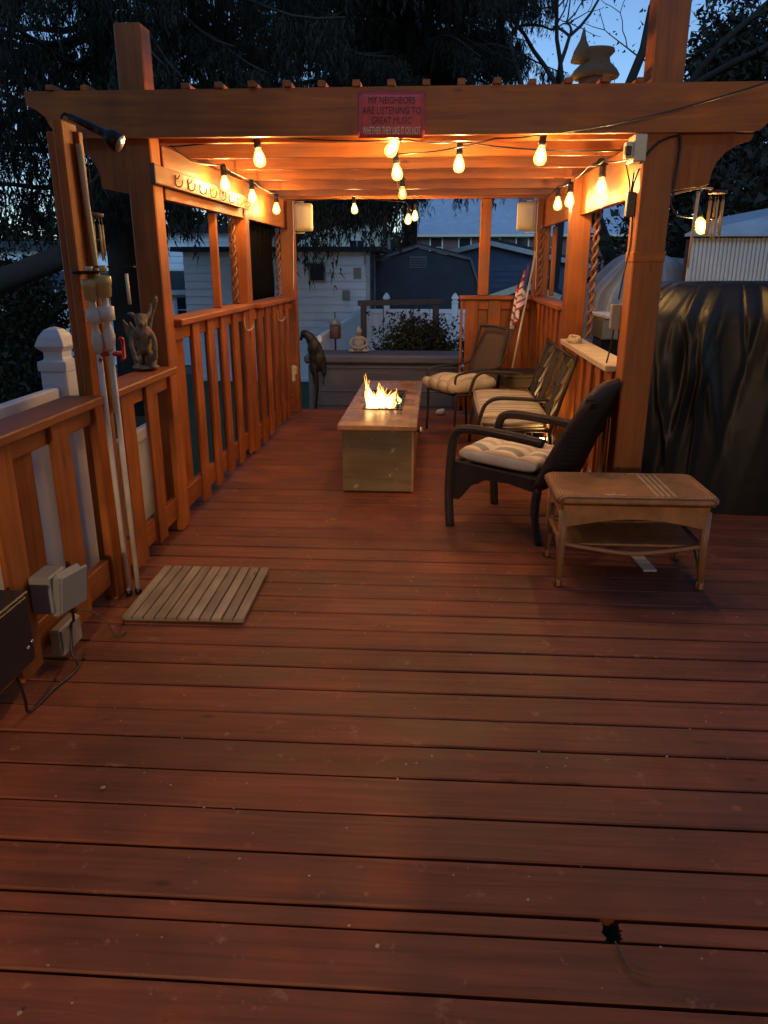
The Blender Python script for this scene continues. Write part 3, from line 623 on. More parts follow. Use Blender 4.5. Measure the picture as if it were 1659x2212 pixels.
obj('lamp_head', tube([(.135, 0, -.062), (.16, 0, -.078), (.195, 0, -.10)], [.02, .035, .038], 16), BLACKM, fl_); obj('lens', tube([(.1955, 0, -.1003), (.199, 0, -.1023)], .034, 16), STEEL, fl_)
obj('hook', tube(spline([(0, 0, 0), (-.02, 0, .01), (-.035, 0, -.012), (-.03, 0, -.04)], 5), .006, 8), BLACKM, fl_)
def chime(label, loc, n, rad, L, tubemat, topmat, hang):
    t = thing('wind_chime', label, 'wind chime', loc)
    obj('top_disc', lathe([(.002, .004), (rad+.012, .0), (rad+.012, .014), (.002, .02)], 18), topmat, t)
    obj('cord', tube([(0, 0, .018), (0.002, 0, hang)], .0022, 5), BLACK, t)
    for k in range(n):
        a = 2*PI*k/n + .4; x, y = rad*math.cos(a), rad*math.sin(a); l = L*(.82 + .18*((k*37) % 10)/10)
        obj('chime_tube', multi([tube_data([(x, y, -.035), (x, y, -.035-l)], .0055, 8), tube_data([(x, y, 0), (x, y, -.035)], .001, 4)]), tubemat, t)
    c = obj('clapper', lathe([(.002, -.004), (.018, -.004), (.018, .004), (.002, .004)], 12), topmat, t, (0, 0, -L*.6)); obj('clapper_cord', tube([(0, 0, 0), (0, 0, L*.6)], .001, 4), BLACK, c)
chime('wind chime with pale bamboo tubes hanging left of the tall left post', (-1.60, 3.72, 1.76), 7, .032, .17, BAMBOO, plain('driftwood', (.18, .11, .07), .7), .37)
chime('wind chime with a dark red top hanging beyond the right post', (1.47, 4.40, 1.90), 6, .036, .20, BAMBOO, plain('dark_red_wood', (.10, .02, .018), .5), .24)
lt = thing('hanging_lantern', 'small brown wooden lantern hanging under the left beam end', 'lantern', (-1.70, 3.75, 2.0))
BRW = plain('brown_wood', (.12, .07, .04), .7, scale=20); obj('lantern_body', lathe([(.03, -.05), (.055, -.045), (.062, 0), (.055, .045), (.03, .05)], 8), BRW, lt); obj('lantern_roof', lathe([(.07, .051), (.065, .06), (.01, .1)], 8), BRW, lt); obj('cord', tube([(0, 0, .1), (0, 0, .165)], .002, 5), BLACK, lt)
cc = tag(obj('hanging_tube', tube([(-1.66, 4.20, 1.34), (-1.662, 4.20, 1.50)], .010, 8), CREAM), 'short pale tube hanging on the left of the tall left post', 'tube')

GAR = plain('gargoyle_stone', (.30, .215, .13), .85, var=.3, scale=30, bstr=.6, c2=(.09, .065, .04))
ga = thing('gargoyle_statue', 'small brown stone gargoyle statue crouching on the low left railing cap', 'statue', (-1.575, 4.13, .996), R(15))
blob('body', [((0, 0, .15), (.042, .05, .075)), ((0, -.015, .20), (.05, .045, .045)), ((.0, -.035, .262), (.034, .036, .036)), ((0, -.068, .252), (.019, .02, .016)), ((0, -.04, .292), (.03, .028, .012)), ((.038, .0, .055), (.024, .055, .045)), ((-.038, .0, .055), (.024, .055, .045)), ((.045, -.06, .022), (.02, .032, .014)), ((-.045, -.06, .022), (.02, .032, .014)), ((.013, -.062, .274), (.011, .011, .009)), ((-.013, -.062, .274), (.011, .011, .009))],
     [(spline([(.045, -.02, .205), (.062, -.05, .15), (.058, -.055, .09), (.06, -.05, .06)], 3), .014), (spline([(-.045, -.02, .205), (-.062, -.05, .15), (-.05, -.06, .09), (-.04, -.06, .05)], 3), .014),
      (spline([(.028, -.03, .28), (.045, -.01, .305), (.05, .0, .34), (.062, 0, .355)], 3), [.012]*6 + [.010, .008, .006, .003]), (spline([(-.028, -.03, .28), (-.05, -.02, .30), (-.075, -.03, .30)], 3), [.012]*4 + [.010, .007, .003]),
      (spline([(.02, .04, .17), (.045, .06, .27), (.065, .055, .33), (.082, .05, .392)], 3), [.012]*3 + [.011]*3 + [.013, .015, .013, .006])], GAR, ga, .007)
blob('base', [((0, 0, .014), (.075, .085, .016))], [], GAR, ga, .008)
obj('wing', prism([(0, 0), (.05, .02), (.075, .09), (.07, .17), (.045, .14), (.03, .16), (.01, .12)], -.004, .004), GAR, ga, (-.02, .055, .10), (R(-15), 0, R(150)))

vp = thing('fence_post', 'white vinyl fence post with a pointed cap outside the low left railing', 'fence post', (-1.815, 3.62, -1))
box('post_sleeve', -.064, .064, -.064, .064, 0, 2.06, VINYL, vp, .006)
obj('post_cap', lathe([(.098, 2.061), (.100, 2.085), (.098, 2.105), (.070, 2.112), (.064, 2.125), (.066, 2.15), (.088, 2.165), (.100, 2.176), (.098, 2.185), (.078, 2.222), (.048, 2.252), (.018, 2.262), (.002, 2.264)], 4, PI/4, False), VINYL, vp)
fe = thing('vinyl_fence', 'white vinyl fence panel running beside the low left railing', 'fence', (-1.815, 0, 0))
box('top_rail', -.025, .025, .2, 3.554, .905, .985, VINYL, fe, .008); box('bottom_rail', -.025, .025, .2, 3.554, -.95, -.82, VINYL, fe, .004)
for k in range(22): box('fence_board', -.011, .011, .205+.152*k, .205+.152*k+.150, -.819, .904, VINYL, fe, .003)
fe = thing('vinyl_fence', 'lower white vinyl fence panel beyond the pointed fence post', 'fence', (-1.815, 0, 0))
box('top_rail', -.025, .025, 3.686, 4.95, .50, .58, VINYL, fe, .008); box('bottom_rail', -.025, .025, 3.686, 4.95, -.95, -.82, VINYL, fe, .004)
for k in range(8): box('fence_board', -.011, .011, 3.69+.152*k, 3.69+.152*k+.150, -.819, .499, VINYL, fe, .003)

# electrical boxes by the left railing
ob = thing('outlet_box', 'grey weatherproof outlet box with an open rounded cover on the left railing', 'outlet box', (-1.498, 2.60, .36))
box('back_box', 0, .085, -.075, .06, -.075, .075, GREYPL, ob, .008); cv = box('cover', .088, .118, -.062, .088, -.105, .085, GREYPL, ob, .016, (0, R(8), R(-14)))
box('cover_lid', .118, .130, -.05, .10, -.09, .07, GREYPL, ob, .006, (0, R(8), R(-14)))
ob = thing('junction_box', 'tan junction box low down on the left railing', 'junction box', (-1.497, 2.70, .115)); TANB = plain('tan_plastic', (.36, .29, .19), .55); box('box_body', 0, .045, -.085, .085, -.06, .055, TANB, ob, .006); box('box_lid', .0455, .053, -.08, .08, -.055, .05, TANB, ob, .003)
bb = thing('transformer_box', 'black transformer box hung on the left railing at the frame edge', 'transformer', (-1.475, 2.20, .34)); box('case', -.02, .085, -.14, .13, -.13, .12, BLACK, bb, .008); box('lid', -.022, .09, -.143, .133, .121, .135, BLACK, bb, .004)
for k in (0, 1): obj('terminal_screw', lathe([(.008, 0), (.008, .006), (.002, .008)], 10), STEEL, bb, (.086, .08+.03*k, -.06+.01*k), (0, R(90), 0))
tag(obj('looped_cable', tube(spline([(-1.39, 2.62, .28), (-1.41, 2.66, .20), (-1.44, 2.69, .16), (-1.435, 2.66, .06), (-1.40, 2.62, .008), (-1.42, 2.45, .008), (-1.43, 2.30, .010), (-1.41, 2.25, .10), (-1.42, 2.24, .20)], 8), .006, 6), BLACK), 'black power cord looping from the outlet box to the transformer', 'cord')
tag(obj('brown_twine', tube(spline([(-1.40, 2.68, .235), (-1.38, 2.76, .19), (-1.36, 2.84, .10), (-1.35, 2.88, .02), (-1.33, 2.95, .006), (-1.38, 2.9, .006)], 6), .004, 6), plain('twine', (.16, .08, .04), .9)), 'brown cord hanging from the outlet box to the deck', 'cord')

# hook rail on the left header
hk = thing('hook_rail', 'brown board with a row of coat hooks along the left header', 'coat rack', (-1.474, 5.26, 1.998)); HKW = wood('hook_board', (.26, .095, .03), (.17, .055, .018), 1)
box('board', -.010, .012, -1.04, 1.05, -.048, .048, HKW, hk, .005); box('end_block', -.012, .016, -1.055, -1.042, -.05, .05, BRW, hk, .003)
hm = multi([tube_data(spline([(0, 0, .03), (0, 0, -.02), (.018, 0, -.032), (.036, 0, -.02), (.04, 0, .005)], 4), .0035, 6), tube_data(spline([(0, 0, .01), (.015, 0, .012), (.026, 0, .03)], 4), .003, 6)]); hm.materials.append(plain('hook_iron', (.10, .045, .02), .5, metal=.3))
for k in range(8): obj('hook', hm, None, hk, (.014, -.72+.235*k, -.005))

# speakers
for lab, x, s in (('white box speaker on a bracket at the back left post', -1.315, 1), ('cream box speaker under the header at the back right post', .885, -1)):
    t = thing('speaker', lab, 'speaker', (x, 8.05, 1.99), R(8*s))
    box('cabinet', -.09, .09, -.05, .075, -.13, .13, CREAM, t, .015)
    v = []; f = []
    for j in range(7):
        for i in range(9): u = i/8-.5; v.append((u*.160, -.052 - .016*math.cos(u*PI), (j/6-.5)*.236))
    for j in range(6):
        for i in range(8): a = j*9+i; f.append((a, a+1, a+10, a+9))
    o = obj('grille', pydata(v, f, True), plain('speaker_cloth', (.60, .50, .30), .9, scale=200), t); o.modifiers.new('t', 'SOLIDIFY').thickness = .004
    obj('bracket', tube([(0, .02, .131), (-.0, .02, .145), (-s*.105, .02, .145), (-s*.105, .02, -.145), (0, .02, -.145), (0, .02, -.131)], .006, 6), WHITE, t)
    obj('speaker_wire', tube(spline([(-s*.08, .07, -.1), (-s*.11, .08, -.16), (-s*.12, .07, -.4), (-s*.13, .08, -.7)], 5), .004, 5), WHITE, t)

# spiral twists hung on the posts
ROPE = plain('twist_wood', (.26, .105, .045), .5, var=.2, scale=25)
def twist(label, x, y, z0, z1, wd=.017, turns=None):
    n = 90; turns = turns or (z1-z0)/.16; P = [[], []]
    for s in (0, 1):
        for k in range(n+1):
            a = 2*PI*turns*k/n + PI*s; P[s].append((wd*math.cos(a), wd*math.sin(a), (z1-z0)*k/n))
    t = thing('spiral_hanger', label, 'spiral', (x, y, z0)); 
    for s in (0, 1): obj('spiral_strand', tube(P[s], .011, 6), ROPE, t)
    obj('top_ring', tube([(.014*math.cos(a), 0, z1-z0+.014+.014*math.sin(a)) for a in [2*PI*k/12 for k in range(13)]], .004, 6), STEEL, t)
    return t
twist('wooden spiral hanging in front of the middle left post', -1.585, 6.23, 1.25, 1.86); twist('wooden spiral hanging before the back left corner post', -1.60, 8.09, 1.24, 1.86)
twist('long wooden spiral hanging on the middle right post above the pale cap', 1.185, 6.045, 1.012, 1.98); twist('wooden spiral hanging before the back right corner post', 1.06, 8.09, 1.245, 1.88)
rp = thing('timber_slat', 'thin orange timber upright left of the middle left post', 'slat'); box('slat_board', -1.60, -1.545, 5.62, 5.66, 1.247, 1.888, WZ, rp); 
rp = thing('timber_slat', 'thin pale timber upright beside the back right corner post', 'slat'); box('slat_board', 1.155, 1.20, 8.05, 8.09, 1.242, 1.90, WZ, rp)
scn = thing('privacy_screen', 'black fabric screen filling the far left opening above the railing', 'screen', (-1.60, 7.35, 1.24)); FAB = plain('black_fabric', (.003, .003, .004), 1.0, scale=40, spec=.05)
v = []; f = []
for j in range(9):
    for i in range(41): v.append((.012*math.sin(i*.9)+.005*math.sin(j), (i/40-.5)*1.0, j/8*.66))
for j in range(8):
    for i in range(40): a = j*41+i; f.append((a, a+1, a+42, a+41))
o = obj('cloth', pydata(v, f, True), FAB, scn); o.modifiers.new('t', 'SOLIDIFY').thickness = .004; box('batten', -.02, .0, -.5, .5, .652, .675, BRW, scn)

# white hooks on the far left railing
for k, (yy, zz) in enumerate(((6.02, 1.10), (7.35, 1.08))):
    tag(obj('plastic_hook', tube(spline([(-1.478, yy, zz+.05), (-1.474, yy+.01, zz-.03), (-1.455, yy+.06, zz-.05), (-1.44, yy+.12, zz-.03), (-1.44, yy+.13, zz-.01)], 6), .006, 6), PAPER), ('white plastic hook on the railing just before the middle left post', 'white plastic hook on the far left railing near the steps')[k], 'hook')
so = thing('small_outlet', 'small pale outlet cover on the far left railing near the statue', 'outlet', (-1.445, 7.95, .46)); box('plate', -.024, 0, -.05, .05, -.08, .08, CREAM, so, .006); box('flap', .0005, .02, -.04, .04, -.01, .07, CREAM, so, .004)

# ------------------------------------------------------------ right post fittings
t = thing('power_box', 'tall cream power box under the beam on the right front post', 'power box', (1.012, 4.262, 2.10)); box('case', -.032, .033, -.02, .12, -.062, .066, CREAM, t, .006); box('plug_block', -.072, -.034, -.02, .03, -.045, .03, CREAM, t, .004); box('plug', -.078, -.046, -.045, -.021, -.035, .008, BLACK, t, .004)
t = thing('cable_box', 'long dark cable box hanging by cords on the right front post', 'cable box', (1.016, 4.36, 1.845)); box('case', -.022, .022, -.025, .025, -.06, .06, BLACK, t, .004)
for dx, dz in ((-.05, .19), (-.005, .15), (.02, .17)): obj('cord', tube(spline([(dx*.2, 0, .06), (dx*.3, -.01, .10), (dx, -.04, dz)], 5), .0045, 6), BLACK, t)
obj('cord', tube(spline([(.018, 0, -.06), (.02, 0, -.2), (.0, 0, -.35), (-.01, .02, -.48)], 6), .0045, 6), BLACK, t)
t = thing('junction_box', 'grey junction box on the side of the right front post above the railing', 'junction box', (1.03, 4.47, 1.268)); box('case', -.038, .038, -.022, .03, -.066, .066, GREYPL, t, .004); box('lid', -.040, .040, -.028, -.0225, -.068, .068, GREYPL, t, .003)
for k in (-1, 1): obj('cord', tube(spline([(k*.015, 0, -.066), (k*.02, .01, -.16), (k*.035, .02, -.26)], 5), .005, 6), BLACK, t)
tag(obj('black_cable', tube(spline([(1.02, 4.25, 2.03), (1.05, 4.26, 2.07), (1.11, 4.262, 2.13), (1.20, 4.275, 2.158), (1.218, 4.275, 2.12), (1.214, 4.276, 2.0), (1.208, 4.277, 1.86)], 8), .006, 6), BLACK), 'black cable looping over the right front post under the beam', 'cable')
t = thing('hanging_weight', 'small dark bird shaped weight hanging on a cord under the right rafters', 'ornament', (.948, 4.9, 2.10)); blob('bird', [((0, 0, .0), (.05, .02, .012)), ((.005, 0, .018), (.025, .014, .02))], [], BLACKM, t, .006); obj('cord', tube([(.005, 0, .03), (.004, 0, .068)], .002, 5), BLACK, t)
t = thing('clip_cluster', 'pair of metal clips hanging beside the middle right post', 'clips', (1.13, 5.98, 2.02))
for k in range(3): obj('clip', tube([(.035*(k-1)+.014*math.cos(a), 0, .014*math.sin(a)) for a in [2*PI*q/12 for q in range(13)]], .006, 6), STEEL, t)
obj('cord', tube([(0, 0, .01), (0, 0, .16)], .002, 5), BLACK, t)
# bracket, pipe and chain outside the right post
t = thing('brace_hook', 'pale stick and hook hanging from the right knee brace', 'hook', (1.36, 4.36, 1.91)); obj('stick', tube([(0, 0, -.002), (-.004, 0, -.12), (-.012, 0, -.38)], [.010, .008, .006], 8), CREAM, t); obj('rod', tube(spline([(-.15, 0, -.02), (-.03, 0, .008), (.02, 0, .015), (.07, 0, .01)], 5), .006, 6), CREAM, t)
fx = thing('birdhouse_hat', 'tan hat shaped birdhouse with a spire standing on the pergola roof', 'birdhouse', (.83, 4.62, TZ+.036)); STRAW = plain('straw', (.13, .10, .06), .9, scale=40, bstr=.5)
obj('body', lathe([(.075, 0), (.085, .02), (.085, .07), (.07, .075)], 14), BRW, fx); o = obj('roof', lathe([(.118, .06), (.128, .075), (.112, .10), (.075, .135), (.07, .16), (.095, .185), (.09, .20), (.02, .205)], 18), STRAW, fx); o.scale = (1, .8, 1)
obj('spire', lathe([(.06, .14), (.045, .19), (.018, .24), (.003, .30)], 12), STRAW, fx, (-.075, 0, 0))

# rail cap ornament, stones, litter
t = thing('driftwood_coil', 'coiled pale driftwood ornament on the pale right railing cap', 'ornament', (1.03, 5.75, 1.002)); obj('coil', tube([(.05*math.cos(a)*(1-a/40), .09*math.sin(a), .012+.002*a) for a in [k*.4 for k in range(40)]], .010, 6), PAPER, t)
tag(blob('white_stone', [((.0, 0, .03), (.05, .035, .035)), ((.03, .01, .045), (.03, .03, .028))], [], STONEW, None, .012, (.085, 8.12, 0)), 'white stone lying at the deck end beyond the sling chair', 'stone')
wb = tag(box('painted_board', 1.125, 1.195, 3.80, 4.03, .001, .013, STONEW, None, .002, (0, 0, R(4))), 'white painted strip of board lying under the wicker coffee table', 'board')
def uplight(label, loc, aim, W_):
    t = thing('deck_spotlight', label, 'spotlight', loc); obj('lamp_body', lathe([(.03, 0), (.034, .004), (.034, .05), (.028, .055)], 14), BLACK, t); obj('lens', lathe([(.001, .0555), (.027, .0555), (.026, .060), (.001, .061)], 14), emit('uplight_lens', (1, .66, .28), 45.0) if 'uplight_lens' not in bpy.data.materials else bpy.data.materials['uplight_lens'], t)
    l = bpy.data.lights.new('spotlight_beam', 'SPOT'); l.energy = W_; l.color = (1, .58, .2); l.spot_size = R(130); l.spot_blend = .6; l.shadow_soft_size = .025
    lo = bpy.data.objects.new('spotlight_beam', l); COL.objects.link(lo); lo.parent = t; lo.location = (0, 0, .075); lo.rotation_euler = Vector(aim).to_track_quat('-Z', 'Y').to_euler()
uplight('small lit deck spotlight behind the wicker armchair', (.995, 5.56, .002), (.25, .05, 1), 16.0); uplight('small lit deck spotlight under the loveseat end', (.985, 6.75, .002), (.25, .05, 1), 10.0)
v = []; f = []
for k in range(420):
    x = random.uniform(-1.4, 2.6); y = random.uniform(1.1, 5.2); s = random.uniform(.002, .006)*(1 if random.random() < .93 else 1.8); o0 = len(v); a0 = random.uniform(0, 6)
    for q in range(5): a = a0 + q*1.256; r_ = s*random.uniform(.5, 1.2); v.append((x+r_*math.cos(a), y+r_*math.sin(a), .0045 + random.uniform(0, .003)))
    f.append(tuple(range(o0, o0+5)))
tag(obj('leaf_litter', pydata(v, f), plain('litter', (.55, .42, .30), .9, scale=3, c2=(.10, .06, .04))), 'tiny pale flecks of leaf litter scattered over the deck boards', 'litter', kind='stuff')
tag(obj('twig', tube(spline([(.462, 1.44, .008), (.472, 1.40, .006), (.478, 1.375, .006), (.49, 1.36, .006), (.52, 1.352, .006)], 4), .0022, 5), BRW), 'thin dark crooked twig lying by the broken deck strip', 'twig')

# flag
fp = thing('flag', 'furled striped flag on a pale pole leaning in the far right corner', 'flag', (.69, 7.55, 0)); top = Vector((.30, .46, 1.66)); q = top.to_track_quat('Z', 'Y')
obj('pole', tube([(0, 0, .01), top*.985], .0105, 8), CREAM, fp); obj('finial', lathe([(.002, 0), (.016, .008), (.018, .02), (.002, .04)], 10), BAMBOO, fp, top*.985, q.to_euler())
FR = plain('flag_red', (.42, .02, .03), .8); FW = plain('flag_white', (.68, .64, .62), .8); FB = plain('flag_blue', (.03, .04, .16), .8)
v = []; f = []; mi = []
nU, nV = 26, 20
for j in range(nV+1):
    for i in range(nU+1):
        s = j/nV; u = i/nU; p = top*(.97 - .26*s)
        v.append(p + Vector((-.02 - u*.13 + .022*math.sin(u*26), -.015 + .045*math.sin(u*17+s*2), -.30*u - .03*u*s)))
for j in range(nV):
    for i in range(nU):
        a = j*(nU+1)+i; f.append((a, a+1, a+nU+2, a+nU+1)); st_ = int(j/nV*13); mi.append(2 if (j < nV*.54 and i < nU*.38) else (0 if st_ % 2 == 0 else 1))
me = pydata(v, f, True)
for m in (FR, FW, FB): me.materials.append(m)
for p, k in zip(me.polygons, mi): p.material_index = k
obj('cloth', me, None, fp).modifiers.new('t', 'SOLIDIFY').thickness = .003

# covered grill
def drape(hx, hy, h, folds, seed, nS=120, nT=26, top_in=.12, flare=.06, sag=.03, pleat=None, creases=40, cspot=None, camp=.022, shrink=.55):
    rg = random.Random(seed); ph = [rg.uniform(0, 6.28) for _ in range(8)]; v = []; f = []; CR = []
    for _ in range(creases):
        s0 = (cspot + rg.gauss(0, .07)) if (cspot is not None and rg.random() < .6) else rg.random()
        CR.append((s0, rg.uniform(.0025, .009), rg.uniform(-.5, 1)*camp, rg.uniform(-.09, .09), rg.uniform(.25, .95), rg.uniform(.12, .45)))
    o = rrect(hx, hy, .08, 10); L = [0]
    for a, b in zip(o, o[1:] + o[:1]): L.append(L[-1] + math.hypot(b[0]-a[0], b[1]-a[1]))
    def at(s):
        d = (s % 1)*L[-1]
        for i in range(len(o)):
            if d <= L[i+1]:
                t = (d-L[i])/max(1e-6, L[i+1]-L[i]); a, b = o[i], o[(i+1) % len(o)]; return a[0]+(b[0]-a[0])*t, a[1]+(b[1]-a[1])*t
    for j in range(nT+1):
        t = j/nT
        for i in range(nS):
            s = i/nS; x, y = at(s)
            side = max(0, 1-t/.86); k = 1 + flare*side - top_in*max(0, (t-.86)/.14)*.5
            fo = (math.sin(s*folds*6.28+ph[0]) + .6*math.sin(s*folds*2.3*6.28+ph[1]+2*t))*.010*(.35+.65*math.sin(PI*min(1, t*1.05)))
            for s0, w0, a0, sl, t0, tw in CR:
                ds = ((s-s0-sl*(t-t0)+.5) % 1)-.5
                if abs(ds) < 3*w0: fo += a0*math.exp(-(ds/w0)**2)*math.exp(-((t-t0)/tw)**2)
            if pleat:
                g_ = math.exp(-((s-pleat[0]+.5) % 1 - .5)**2/pleat[1]**2)*math.exp(-((t-.86)/.30)**2); fo += pleat[2]*g_*abs(math.sin(s*pleat[3]*3.14+ph[4]+1.5*t))**.7
            if t > .86: k *= 1-(t-.86)/.14*shrink
            n_ = math.hypot(x, y) or 1; x2 = x*k + x/n_*fo; y2 = y*k + y/n_*fo
            z = h*(t if t < .86 else .86+.14*math.sin((t-.86)/.14*PI/2)) + .012*math.sin(x*9+ph[2])*math.sin(y*7+ph[3])*(t > .8); v.append((x2, y2, z))
    for j in range(nT):
        for i in range(nS): i2 = (i+1) % nS; f.append((j*nS+i, j*nS+i2, (j+1)*nS+i2, (j+1)*nS+i))
    f.append(tuple(nT*nS+i for i in range(nS))); return pydata(v, f, True)
COVER = plain('black_vinyl', (.007, .0062, .0056), .42, var=.2, scale=6, bstr=.25, spec=.4)
t = thing('covered_grill', 'large barbecue grill under a black vinyl cover right of the right post', 'grill', (1.94, 5.22, 0), R(-4))
obj('cover', drape(.62, .38, 1.44, 4, 3, 460, 44, creases=46, cspot=.585, camp=.040, shrink=.34, flare=.04), COVER, t); box('grill_cart', -.5, .5, -.28, .28, .06, .9, BLACKM, t, .01)
for a in (-1, 1):
    for b in (-1, 1): obj('wheel', lathe([(.005, -.015), (.04, -.015), (.04, .015), (.005, .015)], 12), BLACK, t, (a*.45, b*.25, .042), (R(90), 0, 0))


# ------------------------------------------------------------ beyond the deck
BOXG = plain('grey_resin', (.085, .095, .135), .55, var=.12, scale=4)
t = thing('storage_bench', 'long grey resin storage bench standing across the far end of the deck', 'storage bench', (-.60, 9.15, -1))
box('body', -.86, .90, -.25, .25, .02, 1.44, BOXG, t, .02); box('lid', -.90, .94, -.29, .29, 1.442, 1.545, BOXG, t, .025); box('side_panel', -.80, .84, -.262, -.251, .95, 1.36, BOXG, t, .008)
for z in (1.12, 1.395): box('panel_rib', -.82, .86, -.272, -.263, z, z+.016, BOXG, t, .004)
bd = thing('buddha_statue', 'pale seated stone buddha on the grey storage bench', 'statue', (-.885, 9.15, .545), R(0))
blob('figure', [((0, .02, .03), (.115, .075, .032)), ((0, .02, .11), (.066, .045, .085)), ((0, .015, .165), (.078, .04, .032)), ((0, .0, .245), (.037, .040, .048)), ((0, .005, .285), (.024, .026, .026)), ((0, .015, .195), (.022, .022, .03)), ((.075, -.02, .026), (.055, .04, .022)), ((-.075, -.02, .026), (.055, .04, .022)), ((0, -.04, .245), (.008, .008, .012)), ((.037, .01, .24), (.006, .01, .02)), ((-.037, .01, .24), (.006, .01, .02))],
     [(spline([(.078, .01, .165), (.10, -.005, .10), (.05, -.055, .065), (.01, -.065, .06)], 4), .018), (spline([(-.078, .01, .165), (-.10, -.005, .10), (-.05, -.055, .065), (-.01, -.065, .06)], 4), .018)], plain('grey_stone', (.26, .25, .25), .8, scale=20), bd, .008)
DKM = plain('dark_patina', (.020, .017, .014), .5, metal=.3, var=.3, scale=18)
hr = thing('heron_statue', 'dark metal heron statue standing at the far left corner of the deck', 'statue', (-1.33, 8.62, -.25))
blob('body', [((-.01, 0, .90), (.075, .06, .12)), ((.035, 0, .76), (.06, .05, .13)), ((-.045, 0, 1.0), (.055, .05, .07))], [(spline([(-.045, 0, 1.0), (-.10, 0, 1.06), (-.13, 0, 1.06), (-.16, 0, .98)], 4), [.045]*5 + [.034]*4 + [.02]*4), (spline([(.03, 0, .95), (.085, 0, .80), (.10, 0, .62), (.085, 0, .48)], 4), [.035]*5 + [.03]*4 + [.012]*4), (spline([(-.02, 0, .86), (-.03, 0, .7), (.0, 0, .5)], 4), [.05]*3 + [.04]*3 + [.02]*3)], DKM, hr, .012)
for s in (-1, 1): obj('leg', tube(spline([(.0, s*.025, .72), (.012, s*.03, .45), (-.008, s*.03, .2), (.0, s*.03, .02)], 4), [.02]*5 + [.013]*8, 8), DKM, hr)
obj('base', lathe([(.02, 0), (.15, .002), (.14, .02), (.02, .03)], 18), DKM, hr); box('stand_block', -.12, .12, -.12, .12, -.75, -.001, BOXG, hr, .01)

# vinyl fence across the yard
def fence_run(label, p0, p1, zt, posts):
    t = thing('vinyl_fence', label, 'fence', (p0[0], p0[1], -1), math.atan2(p1[1]-p0[1], p1[0]-p0[0])); L = math.dist(p0, p1); H_ = zt+1
    box('top_rail', 0, L, -.03, .03, H_-.09, H_, VINYL, t, .01); box('bottom_rail', 0, L, -.03, .03, .05, .2, VINYL, t, .01)
    n = int(L/.155)
    for k in range(n): box('fence_board', k*L/n+.002, (k+1)*L/n-.002, -.012, .012, .201, H_-.091, VINYL, t, .004)
    for d in posts:
        b = box('post', d-.065, d+.065, -.066, .066, 0, H_+.12, VINYL, t, .008); obj('post_cap', lathe([(.098, 0), (.10, .03), (.066, .04), (.066, .065), (.098, .08), (.10, .09), (.085, .13), (.04, .18), (.004, .20)], 4, PI/4, False), VINYL, b, (0, 0, (H_+.12)/2+.001))
fence_run('white vinyl fence with pointed post caps across the back of the yard', (-1.42, 16, 0), (4.4, 16, 0), .675, [.45, 1.84, 3.4, 4.9])
fence_run('white vinyl fence running back along the left of the yard', (-1.42, 9.6, 0), (-1.42, 15.93, 0), .70, [])
sf = thing('swing_frame', 'dark timber swing frame standing before the white back fence', 'swing frame', (-.49, 11, -1)); DT = plain('dark_timber', (.035, .028, .022), .8, scale=10)
box('frame_post', -.54, -.46, -.04, .04, 0, 2.0, DT, sf); box('frame_post', .47, .56, -.04, .04, 0, 2.0, DT, sf); box('crossbar', -.58, .62, -.045, .045, 2.001, 2.075, DT, sf, .004, (0, R(-1.2), 0))
for x in (-.22, .18): obj('swing_rope', tube([(x, 0, 2.0), (x, 0, 1.2)], .006, 6), BLACK, sf)
box('swing_seat', -.26, .22, -.1, .1, 1.17, 1.199, DT, sf)
lb = thing('hanging_lantern', 'small brown lantern on a line before the pale siding house', 'lantern', (-1.32, 10.4, .70)); obj('lantern_body', lathe([(.06, -.11), (.075, -.10), (.075, .06), (.05, .08)], 6), plain('rust_lantern', (.13, .06, .05), .7), lb); obj('lantern_roof', lathe([(.085, .081), (.02, .14), (.012, .16)], 6), GREYPL, lb); obj('lantern_hook', tube([(0, 0, .16), (0, 0, .24)], .008, 6), BLACKM, lb)
box('lantern_stake', -.012, .012, -.012, .012, -1.7, -.111, BLACKM, lb)

# buildings
SID = plain('pale_siding', (.74, .77, .80), .6, var=.04, scale=2); SIDB = plain('blue_siding', (.055, .075, .135), .7, var=.1, scale=3); SHING = plain('dark_shingle', (.045, .048, .06), .85, var=.3, scale=8, bstr=.4)
SHEDM = plain('shed_siding', (.035, .038, .05), .8, var=.15, scale=3); GLASS = plain('window_glass', (.02, .022, .028), .08, bstr=0); TRIM = plain('trim', (.5, .5, .5), .6); 
def brick_mat():
    m, nt, bs = newmat('brick'); mp = coords(nt, (1, 1, 1), False); b = N(nt, 'ShaderNodeTexBrick'); b.inputs['Color1'].default_value = (.20, .075, .055, 1); b.inputs['Color2'].default_value = (.14, .055, .045, 1); b.inputs['Mortar'].default_value = (.2, .17, .15, 1); b.inputs['Scale'].default_value = 4.0
    mpz = N(nt, 'ShaderNodeMapping'); mpz.inputs['Rotation'].default_value = (R(90), 0, 0); nt.links.new(mp.outputs[0], mpz.inputs[0]); nt.links.new(mpz.outputs[0], b.inputs['Vector']); nt.links.new(b.outputs[0], bs.inputs['Base Color']); bs.inputs['Roughness'].default_value = .9; return m
BRICK = brick_mat()
